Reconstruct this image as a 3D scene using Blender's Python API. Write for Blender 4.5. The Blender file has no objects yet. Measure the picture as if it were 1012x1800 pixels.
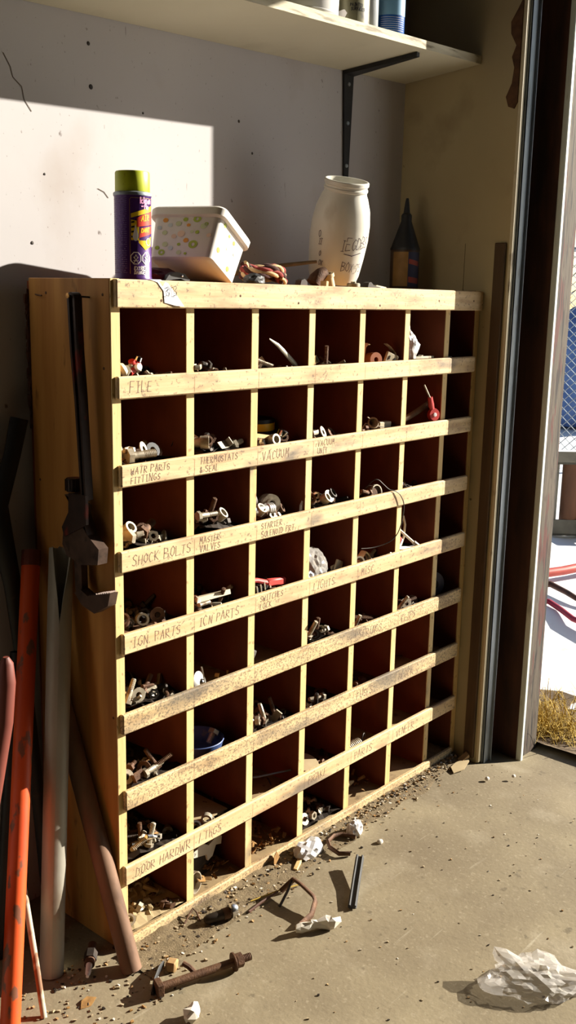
import bpy, bmesh, math, random
from mathutils import Vector, Matrix, noise, Quaternion

scene = bpy.context.scene
C = scene.collection
rnd = random.Random(7)

# ------------------------------------------------------------------ camera
cam_data = bpy.data.cameras.new('camera')
cam_data.sensor_fit = 'VERTICAL'
cam_data.sensor_height = 36.0
cam_data.lens = 1761.3 / 1800.0 * 36.0
cam_data.clip_start = 0.02
cam = bpy.data.objects.new('camera', cam_data)
C.objects.link(cam)
_r = Vector((0.6579, -0.7529, 0.0207)).normalized()
_f = Vector((0.7391, 0.6400, -0.2101)).normalized()
_u = _r.cross(_f).normalized()
_r = _f.cross(_u)
cam.matrix_world = Matrix(((_r.x, _u.x, -_f.x, -1.1063), (_r.y, _u.y, -_f.y, -1.3481), (_r.z, _u.z, -_f.z, 1.2473), (0, 0, 0, 1)))
scene.camera = cam

# ------------------------------------------------------------------ light
world = bpy.data.worlds.new('winter_sky')
scene.world = world
world.use_nodes = True
wn = world.node_tree
bg = wn.nodes['Background']
sky = wn.nodes.new('ShaderNodeTexSky')
sky.sky_type = 'NISHITA'
sky.sun_disc = False
sky.sun_elevation = math.radians(22)
sky.sun_rotation = math.radians(90)
wn.links.new(sky.outputs[0], bg.inputs['Color'])
bg.inputs['Strength'].default_value = 0.13

SUN_DIR = Vector((-2.06, 1.0, -0.93)).normalized()
sd = bpy.data.lights.new('sun', 'SUN')
sd.energy = 14.3
sd.angle = math.radians(0.5)
sd.color = (1.0, 0.93, 0.80)
sun = bpy.data.objects.new('sun', sd)
C.objects.link(sun)
sun.rotation_mode = 'QUATERNION'
sun.rotation_quaternion = SUN_DIR.to_track_quat('-Z', 'Y')
sun.location = (6, -4, 4)

vs = scene.view_settings
scene.display_settings.display_device = 'sRGB'
vs.view_transform = 'Standard'
vs.look = 'None'
vs.gamma = 1.0
vs.use_curve_mapping = False
vs.exposure = 0.0

# ------------------------------------------------------------------ materials
MATS = {}


def lin(c):
    return tuple(((x / 255.0) / 12.92 if x / 255.0 <= 0.04045 else ((x / 255.0 + 0.055) / 1.055) ** 2.4) for x in c)


def mat(name, c1, c2=None, scale=(8, 8, 8), detail=5.0, stains=(), rough=0.7, metal=0.0, bump=0.0,
        bscale=(60, 60, 60), lo=0.3, hi=0.7, trans=0.0, alpha=1.0, coat=0.0, spec=0.5, ior=1.45, sss=0.0, dist=0.0):
    """noise-mottled principled material; colours are sRGB 0-255; stains = (colour, scale, lo, hi, amount)"""
    m = bpy.data.materials.new(name)
    m.use_nodes = True
    nt = m.node_tree
    p = nt.nodes['Principled BSDF']
    p.inputs['Roughness'].default_value = rough
    p.inputs['Metallic'].default_value = metal
    p.inputs['Specular IOR Level'].default_value = spec
    p.inputs['IOR'].default_value = ior
    p.inputs['Transmission Weight'].default_value = trans
    p.inputs['Alpha'].default_value = alpha
    p.inputs['Coat Weight'].default_value = coat
    if sss:
        p.inputs['Subsurface Weight'].default_value = sss
        p.inputs['Subsurface Radius'].default_value = (0.02, 0.02, 0.02)
    tc = nt.nodes.new('ShaderNodeTexCoord')

    def nz(sc, det, off=0.0):
        mp = nt.nodes.new('ShaderNodeMapping')
        mp.inputs['Scale'].default_value = sc
        mp.inputs['Location'].default_value = (off, off * 1.7, off * 0.6)
        nt.links.new(tc.outputs['Object'], mp.inputs['Vector'])
        n = nt.nodes.new('ShaderNodeTexNoise')
        n.inputs['Scale'].default_value = 1.0
        n.inputs['Detail'].default_value = det
        n.inputs['Distortion'].default_value = dist
        nt.links.new(mp.outputs[0], n.inputs['Vector'])
        return n.outputs['Fac']

    def ramp(fac, a, b):
        r = nt.nodes.new('ShaderNodeMapRange')
        r.inputs['From Min'].default_value = a
        r.inputs['From Max'].default_value = b
        nt.links.new(fac, r.inputs['Value'])
        return r.outputs[0]

    def mix(fac, a, b):
        x = nt.nodes.new('ShaderNodeMix')
        x.data_type = 'RGBA'
        nt.links.new(fac, x.inputs['Factor'])
        for k, v in ((6, a), (7, b)):
            if isinstance(v, tuple):
                x.inputs[k].default_value = (*v, 1)
            else:
                nt.links.new(v, x.inputs[k])
        return x.outputs[2]
    c1l = lin(c1)
    if c2 is None:
        col = None
        p.inputs['Base Color'].default_value = (*c1l, 1)
        col = c1l
    else:
        col = mix(ramp(nz(scale, detail), lo, hi), c1l, lin(c2))
    for i, (sc, ss, a, b, amt) in enumerate(stains):
        f = ramp(nz(ss, 6.0, 3.1 * (i + 1)), a, b)
        mu = nt.nodes.new('ShaderNodeMath')
        mu.operation = 'MULTIPLY'
        mu.inputs[1].default_value = amt
        nt.links.new(f, mu.inputs[0])
        col = mix(mu.outputs[0], col, lin(sc))
    if not isinstance(col, tuple):
        nt.links.new(col, p.inputs['Base Color'])
    if bump:
        b = nt.nodes.new('ShaderNodeBump')
        b.inputs['Strength'].default_value = bump
        b.inputs['Distance'].default_value = 0.002
        nt.links.new(nz(bscale, 6.0, 0.7), b.inputs['Height'])
        nt.links.new(b.outputs[0], p.inputs['Normal'])
    MATS[name] = m
    return m


M_lip = mat('pale_pine_lip', (196, 164, 118), (218, 192, 150), (3, 60, 60), 4, [((140, 104, 76), (9, 30, 30), .52, .72, .7), ((70, 60, 52), (140, 160, 160), .60, .68, .6), ((84, 78, 76), (5, 14, 14), .60, .72, .75)], .7, bump=.25, bscale=(20, 200, 200))
M_lip2 = mat('grimy_pine_lip', (196, 166, 118), (216, 190, 146), (3, 60, 60), 4, [((120, 92, 66), (9, 30, 30), .52, .70, .7), ((66, 58, 50), (260, 320, 320), .50, .60, .6), ((80, 76, 72), (4, 12, 12), .54, .68, .7)], .75, bump=.3, bscale=(60, 200, 200))
M_edge = mat('pine_edge', (208, 174, 114), (220, 194, 140), (60, 60, 4), 4, [((110, 82, 52), (90, 90, 60), .62, .70, .6), ((110, 100, 90), (12, 12, 7), .62, .72, .7)], .7, bump=.2, bscale=(200, 200, 20))
M_side = mat('aged_pine_panel', (158, 104, 44), (192, 140, 70), (28, 28, 2.2), 5, [((70, 40, 18), (30, 30, 9), .64, .72, .85), ((92, 56, 22), (8, 8, 2), .55, .75, .6)], .65, bump=.25, bscale=(120, 120, 10))
M_inner = mat('shaded_red_brown_board', (104, 48, 22), (128, 62, 30), (6, 6, 6), 4, [((60, 28, 14), (9, 9, 5), .5, .75, .6)], .75)  # brown board, reddened and darkened in colour for the shade inside the bins
M_dustshelf = mat('dusty_shelf', (130, 108, 76), (160, 138, 100), (18, 18, 18), 5, [((80, 60, 40), (40, 40, 40), .58, .7, .6)], .9, bump=.3)
M_wall = mat('scuffed_white_wall', (176, 172, 174), (187, 184, 185), (2, 2, 2), 4, [((140, 112, 84), (4, 4, 3), .62, .80, .35), ((84, 68, 60), (34, 34, 22), .70, .735, .75), ((96, 74, 66), (70, 70, 12), .70, .74, .55), ((104, 88, 80), (160, 160, 110), .68, .72, .5)], .85, bump=.12, bscale=(25, 25, 25))
M_wallr = mat('tan_side_wall', (172, 156, 120), (184, 170, 134), (3, 3, 3), 4, [((110, 86, 58), (6, 6, 5), .60, .80, .5), ((60, 48, 34), (30, 30, 30), .73, .76, .7)], .85, bump=.12, bscale=(25, 25, 25))
M_floor = mat('dusty_concrete', (120, 108, 86), (140, 128, 102), (5, 5, 5), 8, [((168, 158, 136), (9, 9, 9), .58, .74, .55), ((84, 74, 56), (30, 30, 30), .66, .71, .65), ((104, 91, 70), (2.2, 2.2, 2.2), .48, .66, .6), ((172, 161, 138), (130, 130, 130), .58, .72, .3), ((100, 89, 68), (70, 70, 70), .58, .72, .3), ((176, 168, 148), (4, 60, 60), .68, .76, .45), ((78, 66, 50), (11, 11, 11), .70, .74, .6)], .9, bump=.35, bscale=(120, 120, 120))
M_gloom = mat('dark_garage_boards', (52, 44, 36), (66, 56, 46), (4, 4, 4), 4, (), .9)
M_ceil = mat('dark_ceiling_boards', (70, 62, 52), (86, 76, 64), (2, 2, 2), 3, (), .9)
M_snow = mat('trampled_snow', (222, 222, 226), (238, 238, 240), (3, 3, 3), 5, [((150, 136, 120), (5, 5, 5), .6, .72, .6)], .8, bump=.6, bscale=(14, 14, 14))
M_ink = mat('pencil_ink', (132, 108, 90), (150, 126, 106), (200, 200, 200), 2, (), .8)
M_black = mat('black_paint', (24, 24, 26), (34, 34, 36), (20, 20, 20), 3, [((70, 50, 36), (30, 30, 30), .64, .72, .6)], .5)
M_galv = mat('galvanized_steel', (120, 128, 136), (168, 176, 182), (14, 14, 3), 5, [((96, 84, 70), (40, 40, 10), .6, .75, .6)], .45, .6, bump=.1)
M_cream = mat('cream_trim', (188, 176, 146), (206, 196, 168), (12, 12, 3), 4, [((90, 70, 48), (40, 40, 14), .62, .7, .7)], .6)
M_seal = mat('pale_weatherstrip', (196, 204, 196), (212, 218, 210), (20, 20, 4), 3, [((120, 116, 100), (50, 50, 8), .62, .7, .6)], .5)
M_darkboard = mat('dark_jamb_board', (66, 38, 26), (88, 52, 34), (30, 30, 3), 5, [((34, 22, 18), (16, 16, 4), .5, .7, .8)], .7)
M_brownboard = mat('weathered_jamb_board', (72, 54, 36), (92, 70, 46), (30, 30, 3), 5, [((40, 28, 20), (20, 20, 5), .55, .7, .8)], .8, bump=.2)
M_peel = mat('peeling_red_post', (66, 57, 47), (84, 73, 60), (70, 70, 6), 6, [((80, 34, 28), (40, 40, 6), .54, .58, .9), ((26, 18, 14), (120, 120, 8), .55, .60, .95), ((62, 44, 36), (50, 50, 14), .56, .62, .8)], .85, bump=.6, bscale=(80, 80, 14))


# ------------------------------------------------------------------ mesh helpers
class MB:
    """collects geometry; build() links it as ONE mesh object"""

    def __init__(self):
        self.v, self.f, self.mi = [], [], []
        self.cur = 0

    def add(self, vs_, fs):
        b = len(self.v)
        self.v += [tuple(x) for x in vs_]
        self.f += [tuple(b + i for i in q) for q in fs]
        self.mi += [self.cur] * len(fs)
        return self

    def box(self, x0, x1, y0, y1, z0, z1, M=None, bev=0.0, jit=0.0):
        if bev <= 0:
            vs_ = [Vector((x, y, z)) for z in (z0, z1) for y in (y0, y1) for x in (x0, x1)]
            fs = [(0, 2, 3, 1), (4, 5, 7, 6), (0, 1, 5, 4), (2, 6, 7, 3), (0, 4, 6, 2), (1, 3, 7, 5)]
        else:
            vs_, fs, idx = [], [], {}
            X, Y, Z = (x0, x1), (y0, y1), (z0, z1)
            s = (1, -1)
            for i in (0, 1):
                for j in (0, 1):
                    for k in (0, 1):
                        for a in range(3):
                            d = [bev] * 3
                            d[a] = 0
                            idx[i, j, k, a] = len(vs_)
                            vs_.append(Vector((X[i] + s[i] * d[0], Y[j] + s[j] * d[1], Z[k] + s[k] * d[2])))
            g = lambda i, j, k, a: idx[i, j, k, a]
            for i in (0, 1):
                q = [g(i, 0, 0, 0), g(i, 1, 0, 0), g(i, 1, 1, 0), g(i, 0, 1, 0)]
                fs.append(q if i else q[::-1])
                q = [g(0, i, 0, 1), g(0, i, 1, 1), g(1, i, 1, 1), g(1, i, 0, 1)]
                fs.append(q if i else q[::-1])
                q = [g(0, 0, i, 2), g(1, 0, i, 2), g(1, 1, i, 2), g(0, 1, i, 2)]
                fs.append(q if i else q[::-1])
            for i in (0, 1):
                for j in (0, 1):
                    q = [g(0, i, j, 1), g(1, i, j, 1), g(1, i, j, 2), g(0, i, j, 2)]
                    fs.append(q if (i + j) % 2 else q[::-1])
                    q = [g(i, 0, j, 0), g(i, 1, j, 0), g(i, 1, j, 2), g(i, 0, j, 2)]
                    fs.append(q[::-1] if (i + j) % 2 else q)
                    q = [g(i, j, 0, 0), g(i, j, 1, 0), g(i, j, 1, 1), g(i, j, 0, 1)]
                    fs.append(q if (i + j) % 2 else q[::-1])
                    for k in (0, 1):
                        t = [g(i, j, k, 0), g(i, j, k, 1), g(i, j, k, 2)]
                        fs.append(t if (i + j + k) % 2 else t[::-1])
        if jit:
            vs_ = [v + Vector((rnd.uniform(-jit, jit), rnd.uniform(-jit, jit), rnd.uniform(-jit, jit))) for v in vs_]
        if M is not None:
            vs_ = [M @ v for v in vs_]
        return self.add(vs_, fs)

    def tube(self, pts, rad, seg=10, cap=True, flat=1.0, hint=None, M=None):
        """sweep a circle (or ellipse, flat<1) along pts"""
        pts = [Vector(p) for p in pts]
        n = len(pts)
        rad = [rad] * n if not isinstance(rad, (list, tuple)) else rad
        ref = Vector(hint) if hint else None
        vs_, fs = [], []
        prev = None
        for i, p in enumerate(pts):
            t = (pts[min(i + 1, n - 1)] - pts[max(i - 1, 0)])
            t = t.normalized() if t.length > 1e-9 else Vector((0, 0, 1))
            if prev is None:
                r0 = ref if ref else (Vector((0, 0, 1)) if abs(t.z) < .9 else Vector((1, 0, 0)))
            else:
                r0 = prev
            a = (r0 - t * r0.dot(t)).normalized()
            b = t.cross(a)
            prev = a
            for k in range(seg):
                th = 2 * math.pi * k / seg
                vs_.append(p + (a * math.cos(th) + b * math.sin(th) * flat) * rad[i])
        for i in range(n - 1):
            for k in range(seg):
                k2 = (k + 1) % seg
                fs.append((i * seg + k, i * seg + k2, (i + 1) * seg + k2, (i + 1) * seg + k))
        if cap:
            fs.append(tuple(range(seg))[::-1])
            fs.append(tuple((n - 1) * seg + k for k in range(seg)))
        if M is not None:
            vs_ = [M @ v for v in vs_]
        return self.add(vs_, fs)

    def lathe(self, prof, seg=24, M=None, close=True, a0=0.0, sx=1.0, sy=1.0):
        """revolve (r, z) pairs about z; zero radii become points"""
        vs_, fs, rows = [], [], []
        for r, z in prof:
            if r < 1e-6:
                rows.append([len(vs_)])
                vs_.append(Vector((0, 0, z)))
            else:
                rows.append([len(vs_) + k for k in range(seg)])
                for k in range(seg):
                    th = a0 + 2 * math.pi * k / seg
                    vs_.append(Vector((r * math.cos(th) * sx, r * math.sin(th) * sy, z)))
        for A, B in zip(rows, rows[1:]):
            for k in range(seg):
                k2 = (k + 1) % seg
                if len(A) == 1 and len(B) == 1:
                    continue
                if len(A) == 1:
                    fs.append((A[0], B[k2], B[k]))
                elif len(B) == 1:
                    fs.append((A[k], A[k2], B[0]))
                else:
                    fs.append((A[k], A[k2], B[k2], B[k]))
        if M is not None:
            vs_ = [M @ v for v in vs_]
        return self.add(vs_, fs)

    def prism(self, poly, z0, z1, M=None):
        n = len(poly)
        vs_ = [Vector((x, y, z0)) for x, y in poly] + [Vector((x, y, z1)) for x, y in poly]
        fs = [tuple(range(n))[::-1], tuple(range(n, 2 * n))]
        fs += [(i, (i + 1) % n, n + (i + 1) % n, n + i) for i in range(n)]
        if M is not None:
            vs_ = [M @ v for v in vs_]
        return self.add(vs_, fs)

    def build(self, name, mats, parent=None, smooth=None, loc=None):
        me = bpy.data.meshes.new(name)
        me.from_pydata(self.v, [], self.f)
        if not isinstance(mats, (list, tuple)):
            mats = [mats]
        for m in mats:
            me.materials.append(m)
        if len(mats) > 1:
            me.polygons.foreach_set('material_index', self.mi)
        bm = bmesh.new()
        bm.from_mesh(me)
        bmesh.ops.recalc_face_normals(bm, faces=bm.faces)
        bm.to_mesh(me)
        bm.free()
        if smooth:
            me.polygons.foreach_set('use_smooth', [True] * len(me.polygons))
            me.set_sharp_from_angle(angle=math.radians(smooth))
        me.update()
        o = bpy.data.objects.new(name, me)
        C.objects.link(o)
        if loc is not None:
            o.location = loc
        if parent is not None:
            o.parent = parent
        return o


def tag(o, label=None, cat=None, group=None, kind=None):
    if label:
        o['label'] = label
    if cat:
        o['category'] = cat
    if group:
        o['group'] = group
    if kind:
        o['kind'] = kind
    return o


def thing(name, label, cat, loc=(0, 0, 0), group=None, rot=None):
    o = bpy.data.objects.new(name, None)
    o.empty_display_size = 0.05
    C.objects.link(o)
    o.location = loc
    if rot is not None:
        o.rotation_euler = rot
    return tag(o, label, cat, group)


def dup(root, M, label=None, group=None):
    """copy of a thing with copies of its parts and sub-parts, placed by matrix M"""
    r = root.copy()
    C.objects.link(r)
    r.matrix_world = M
    if label:
        r['label'] = label
    if group:
        r['group'] = group
    for ch in list(root.children):
        c = ch.copy()
        C.objects.link(c)
        c.parent = r
        for g in ch.children:
            d = g.copy()
            C.objects.link(d)
            d.parent = c
    return r


def struct(name, mb, m, parent=None, smooth=None):
    o = mb.build(name, m, parent, smooth)
    if parent is None:
        o['kind'] = 'structure'
    return o


def frame(p, d, up=(0, 0, 1)):
    """matrix at p whose z axis runs along d"""
    z = Vector(d).normalized()
    u = Vector(up)
    if abs(z.dot(u.normalized())) > .98:
        u = Vector((1, 0, 0))
    x = u.cross(z).normalized()
    y = z.cross(x)
    return Matrix(((x.x, y.x, z.x, p[0]), (x.y, y.y, z.y, p[1]), (x.z, y.z, z.z, p[2]), (0, 0, 0, 1)))


def T(x, y, z):
    return Matrix.Translation((x, y, z))


def R(ax, deg):
    return Matrix.Rotation(math.radians(deg), 4, ax)


# ------------------------------------------------------------------ setting
YW = 0.2755          # back wall
XR = 1.2034          # right wall
b = MB()
xs_ = (-5.0, 1.0, 1.08, 1.16, 1.26, 1.36, 1.50)
zs_ = (0.0, 0.0, -.002, -.009, -.022, -.033, -.036)
for x, z in zip(xs_, zs_):
    b.v += [(x, -6.0, z), (x, YW + .12, z), (x, YW + .12, -.2), (x, -6.0, -.2)]
for i in range(len(xs_) - 1):
    p = i * 4
    for k in range(4):
        k2 = (k + 1) % 4
        b.f.append((p + k, p + k2, p + 4 + k2, p + 4 + k)); b.mi.append(0)
n_ = 4 * (len(xs_) - 1)
b.f += [(0, 3, 2, 1), (n_, n_ + 1, n_ + 2, n_ + 3)]; b.mi += [0, 0]
struct('floor', b, M_floor, None, 20)
b = MB()
b.box(-5.0, 1.46, YW, YW + .12, -.05, 2.75)
struct('wall_back', b, M_wall)
b = MB()
b.box(XR, XR + .06, -.060, YW, -.03, 2.75)
struct('wall_right', b, M_wallr)
b = MB()
b.box(1.345, 1.452, -6.0, -.113, 2.25, 2.75)
b.box(1.345, 1.452, -6.0, -1.75, -.04, 2.25)  # unseen stretch carried inward, narrowing the opening to cut floor bounce light
struct('wall_door_side', b, M_wallr)
b = MB()
b.box(-5.0, 1.46, -6.0, YW + .12, 2.75, 2.85)
struct('ceiling', b, M_ceil)
b = MB()
b.box(-5.1, -5.0, -6.0, YW + .12, 0, 2.75)
struct('wall_left', b, M_gloom)
b = MB()
b.box(-5.0, 1.46, -6.1, -6.0, 0, 2.75)
struct('wall_front', b, M_gloom)
b = MB()
b.box(1.46, 14, -14, 10, -.3, -.05)
struct('ground', b, M_snow)

# door jamb: face board, cream edge, galvanised track, dark board, weatherstrip, peeling post
b = MB(); b.box(XR - .010, XR, -.054, -.024, 0, 1.39, bev=.002); struct('trim_1', b, M_brownboard)
b = MB(); b.box(XR - .002, XR + .010, -.069, -.060, -.01, 2.45, bev=.0015); struct('trim_2', b, M_cream)
b = MB(); b.box(1.338, 1.346, -.116, YW, -.035, 2.25); struct('trim_3', b, M_darkboard)
b = MB(); b.box(1.330, 1.345, -.131, -.115, -.034, 2.25, bev=.002); struct('trim_4', b, M_seal)
b = MB(); b.box(1.345, 1.452, -.117, YW + .12, -.05, 2.6, bev=.004); struct('trim_5', b, M_peel)
tr = thing('door_track', 'galvanized steel overhead door track standing in front of dark jamb', 'door track', (1.218, -.075, -.018))
b = MB(); b.box(0, .0025, 0, .012, .0, 2.4); b.box(0, .012, 0, .002, 0, 2.4); b.build('track_channel', M_galv, tr)
b = MB(); b.box(.014, .036, .003, .006, .0, 2.4); b.box(.034, .036, -.004, .006, 0, 2.4); b.build('track_lip', M_galv, tr)

# ------------------------------------------------------------------ bolt bin cabinet
PW = 0.1744
ZL = [1.1071 - .15487 * k for k in range(8)]
DX = [(i + .033) * PW for i in range(1, 7)]
cab = thing('bolt_bin_cabinet', 'tall wooden pigeonhole bin cabinet with pine lips, against the back wall', 'cabinet')
for x0, x1, y0, ms_ in ((-.006, .015, .012, M_side), (1.178, 1.1985, .012, M_inner)):  # right panel takes the darker inner colour as painted shade
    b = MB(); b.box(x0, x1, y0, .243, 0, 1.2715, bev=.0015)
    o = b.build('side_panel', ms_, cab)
    b = MB(); b.box(x0 + .001, x1 - .001, y0 - .002, y0 + .001, 0, 1.2715); b.build('edge_strip', M_edge, o)
b = MB(); b.box(.015, 1.178, .013, .243, 1.253, 1.2695, bev=.0015); b.build('top_board', M_side, cab)
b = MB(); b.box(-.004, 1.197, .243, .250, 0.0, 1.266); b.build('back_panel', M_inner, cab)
b = MB(); b.box(.0, 1.197, 0, .012, 1.2225, 1.2705, bev=.002); b.build('top_rail', M_lip, cab)
for k in range(8):
    z = ZL[k]
    zt = z - .030 if k < 7 else .012
    b = MB(); b.box(.015, 1.178, .013, .243, zt - .011, zt)
    b.build('shelf_board', M_dustshelf, cab)
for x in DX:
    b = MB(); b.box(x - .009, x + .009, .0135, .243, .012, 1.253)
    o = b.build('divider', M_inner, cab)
    b = MB(); b.box(x - .0095, x + .0095, .0115, .0135, .012, 1.253); b.build('edge_strip', M_edge, o)
LIPS = []
for k in range(8):
    z = ZL[k]
    h = .0394 if k < 7 else .024
    b = MB()
    x1 = 1.176 - .002 * (k % 3)
    b.box(.0005 + .004 * (k % 2), x1, 0, .0113, z - h, z, bev=.0025)
    LIPS.append(b.build('lip', M_lip2 if k in (4, 5, 7) else M_lip, cab))
# ------------------------------------------------------------------ shelf and bracket
M_shelf = mat('white_shelf_board', (190, 184, 160), (204, 198, 176), (3, 3, 3), 4, [((150, 138, 112), (6, 6, 6), .58, .75, .4)], .7)
sh = MB()
vs_ = []
for x in (-2.0, 1.2005):
    for y in (.050, YW - .001):
        for dz in (0, .019):
            vs_.append((x, y, 1.748 + .042 * x + (.021 if y < .1 else 0) + dz))
sh.add(vs_, [(0, 1, 3, 2), (4, 6, 7, 5), (0, 4, 5, 1), (2, 3, 7, 6), (0, 2, 6, 4), (1, 5, 7, 3)])
sh.mi = [0, 0, 1, 0, 0, 0]
M_shedge = mat('weathered_shelf_edge', (176, 166, 140), (214, 206, 182), (6, 60, 60), 5, [((104, 92, 72), (14, 120, 120), .54, .66, .7)], .8, bump=.4, bscale=(30, 200, 200))
tag(sh.build('wall_shelf', [M_shelf, M_shedge]), 'long white painted board shelf fixed high across the back wall', 'shelf')


def zshelf(x, y):
    return 1.767 + .042 * x + .021 * (YW - y) / (YW - .05)


br = thing('shelf_bracket', 'black steel bracket holding up the white shelf near the corner', 'bracket', (.955, YW, 0))
b = MB()
zb = 1.748 + .042 * .955
b.prism([(-.019, zb), (.019, zb), (.0085, zb - .262), (-.006, zb - .262)], .0005, .0065, Matrix(((1, 0, 0, 0), (0, 0, -1, 0), (0, 1, 0, 0), (0, 0, 0, 1))))
b.build('wall_arm', M_black, br)
b = MB()
b.add([(-.019, -.001, zb - .010), (.019, -.001, zb - .010), (.019, -.001, zb), (-.019, -.001, zb),
       (-.003, -.205, zb + .008), (.008, -.205, zb + .008), (.008, -.205, zb + .0175), (-.003, -.205, zb + .0175)],
      [(0, 1, 2, 3), (4, 7, 6, 5), (0, 4, 5, 1), (1, 5, 6, 2), (2, 6, 7, 3), (3, 7, 4, 0)])
b.build('shelf_arm', M_black, br)
b = MB()
for q in (.03, .12, .22):
    b.lathe([(0, .003), (.004, .0025), (.005, 0)], 10, T(0, -.0065, zb - q) @ R('X', 90))
b.build('screw_heads', M_galv, br)['kind'] = 'stuff'

# ------------------------------------------------------------------ marker strokes (a small hand-drawn alphabet)
GLY = {
    'A': [[(0, 0), (.3, 1), (.6, 0)], [(.12, .38), (.5, .38)]], 'B': [[(0, 0), (0, 1), (.45, .9), (.45, .6), (0, .52), (.55, .4), (.5, .08), (0, 0)]],
    'C': [[(.55, .85), (.3, 1), (.05, .75), (0, .35), (.2, 0), (.55, .12)]], 'D': [[(0, 0), (.05, 1), (.5, .75), (.55, .3), (.3, .03), (0, 0)]],
    'E': [[(.5, 1), (0, 1), (0, 0), (.52, 0)], [(0, .52), (.4, .52)]], 'F': [[(.5, 1), (0, 1), (0, 0)], [(0, .52), (.4, .52)]],
    'G': [[(.55, .85), (.3, 1), (.03, .7), (.05, .2), (.3, 0), (.55, .2), (.55, .45), (.32, .45)]], 'H': [[(0, 0), (0, 1)], [(.5, 0), (.52, 1)], [(0, .5), (.5, .52)]],
    'I': [[(.2, 0), (.2, 1)], [(.03, 1), (.38, 1)], [(.03, 0), (.38, 0)]], 'J': [[(.45, 1), (.45, .2), (.2, 0), (0, .2)]], 'K': [[(0, 0), (0, 1)], [(.5, 1), (.02, .48), (.55, 0)]],
    'L': [[(0, 1), (0, 0), (.5, .02)]], 'M': [[(0, 0), (.08, 1), (.3, .4), (.52, 1), (.6, 0)]], 'N': [[(0, 0), (.02, 1), (.5, 0), (.52, 1)]],
    'O': [[(.3, 1), (.05, .75), (.03, .25), (.28, 0), (.52, .25), (.52, .75), (.3, 1)]], 'P': [[(0, 0), (0, 1), (.45, .92), (.48, .6), (0, .48)]],
    'R': [[(0, 0), (0, 1), (.45, .92), (.46, .6), (0, .5), (.55, 0)]], 'S': [[(.52, .85), (.28, 1), (.03, .8), (.1, .58), (.45, .42), (.5, .15), (.25, 0), (0, .15)]],
    'T': [[(0, 1), (.6, 1)], [(.3, 1), (.28, 0)]], 'U': [[(0, 1), (.03, .2), (.28, 0), (.5, .2), (.52, 1)]], 'V': [[(0, 1), (.28, 0), (.55, 1)]],
    'W': [[(0, 1), (.15, 0), (.32, .65), (.48, 0), (.65, 1)]], 'X': [[(0, 0), (.55, 1)], [(0, 1), (.55, 0)]], 'Y': [[(0, 1), (.28, .5), (.55, 1)], [(.28, .5), (.25, 0)]],
    'h': [[(0, 0), (0, 1)], [(0, .45), (.25, .6), (.4, .4), (.4, 0)]], 'a': [[(.4, .5), (.15, .58), (0, .25), (.15, 0), (.4, .2), (.42, .55), (.45, 0)]],
    'k': [[(0, 0), (0, 1)], [(.4, .6), (.03, .3), (.42, 0)]], 'l': [[(.05, 1), (.05, 0)]], 'e': [[(0, .32), (.4, .36), (.3, .6), (.05, .5), (.02, .15), (.2, 0), (.42, .12)]],
    'n': [[(0, 0), (0, .6)], [(0, .4), (.2, .6), (.38, .45), (.4, 0)]], 'f': [[(.35, .95), (.2, 1), (.14, .8), (.14, 0)], [(0, .58), (.32, .58)]], 'o': [[(.2, .6), (.02, .4), (.05, .1), (.22, 0), (.4, .15), (.4, .45), (.2, .6)]],
    '3': [[(.05, .9), (.35, 1), (.5, .78), (.2, .55), (.5, .35), (.4, .05), (.05, .1)]], '1': [[(.2, 1), (.15, 0)]], '5': [[(.5, 1), (.1, 1), (.05, .58), (.4, .58), (.5, .25), (.3, 0), (0, .08)]],
    '7': [[(0, 1), (.55, 1), (.2, 0)]], '/': [[(0, -.1), (.1, 1.1)]], '.': [[(0, 0), (.06, .06)]], '&': [[(.5, 0), (.1, .75), (.25, 1), (.38, .8), (.03, .3), (.2, 0), (.5, .35)]], '-': [[(0, .45), (.35, .48)]], "$": [[(.5, .85), (.28, 1), (.03, .8), (.45, .4), (.25, 0), (0, .15)], [(.26, 1.1), (.24, -.1)]],
}


def strokes(text, h, jit=.05, gap=.22, slope=0.0, seed=1):
    """polylines (x, y) of a hand-written word, x from 0"""
    rr = random.Random(seed)
    out, x = [], 0.0
    for ch in text:
        if ch == ' ':
            x += .5 * h
            continue
        g = GLY.get(ch, GLY['O'])
        hh = h * rr.uniform(.88, 1.1)
        dy = rr.uniform(-.05, .05) * h
        sl = rr.uniform(.02, .16)
        w = 0
        for pl in g:
            q = []
            for (a, c) in pl:
                a2 = a * .95 + c * sl
                w = max(w, a)
                q.append((x + a2 * hh + rr.uniform(-jit, jit) * h * .5, c * hh + dy + slope * x + rr.uniform(-jit, jit) * h * .5))
            out.append(q)
        x += (w + gap) * hh
    return out, x


def ribbons(mb, lines, wid, fn):
    """flat strokes; fn maps (x, y) to a point on the surface"""
    for pl in lines:
        for (a, c), (d, e) in zip(pl, pl[1:]):
            v = Vector((d - a, e - c))
            if v.length < 1e-6:
                continue
            v.normalize()
            n = Vector((-v.y, v.x)) * wid * .5
            x0, y0, x1, y1 = a - v.x * wid * .3, c - v.y * wid * .3, d + v.x * wid * .3, e + v.y * wid * .3
            mb.add([fn(x0 + n.x, y0 + n.y), fn(x1 + n.x, y1 + n.y), fn(x1 - n.x, y1 - n.y), fn(x0 - n.x, y0 - n.y)], [(0, 1, 2, 3)])


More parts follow.
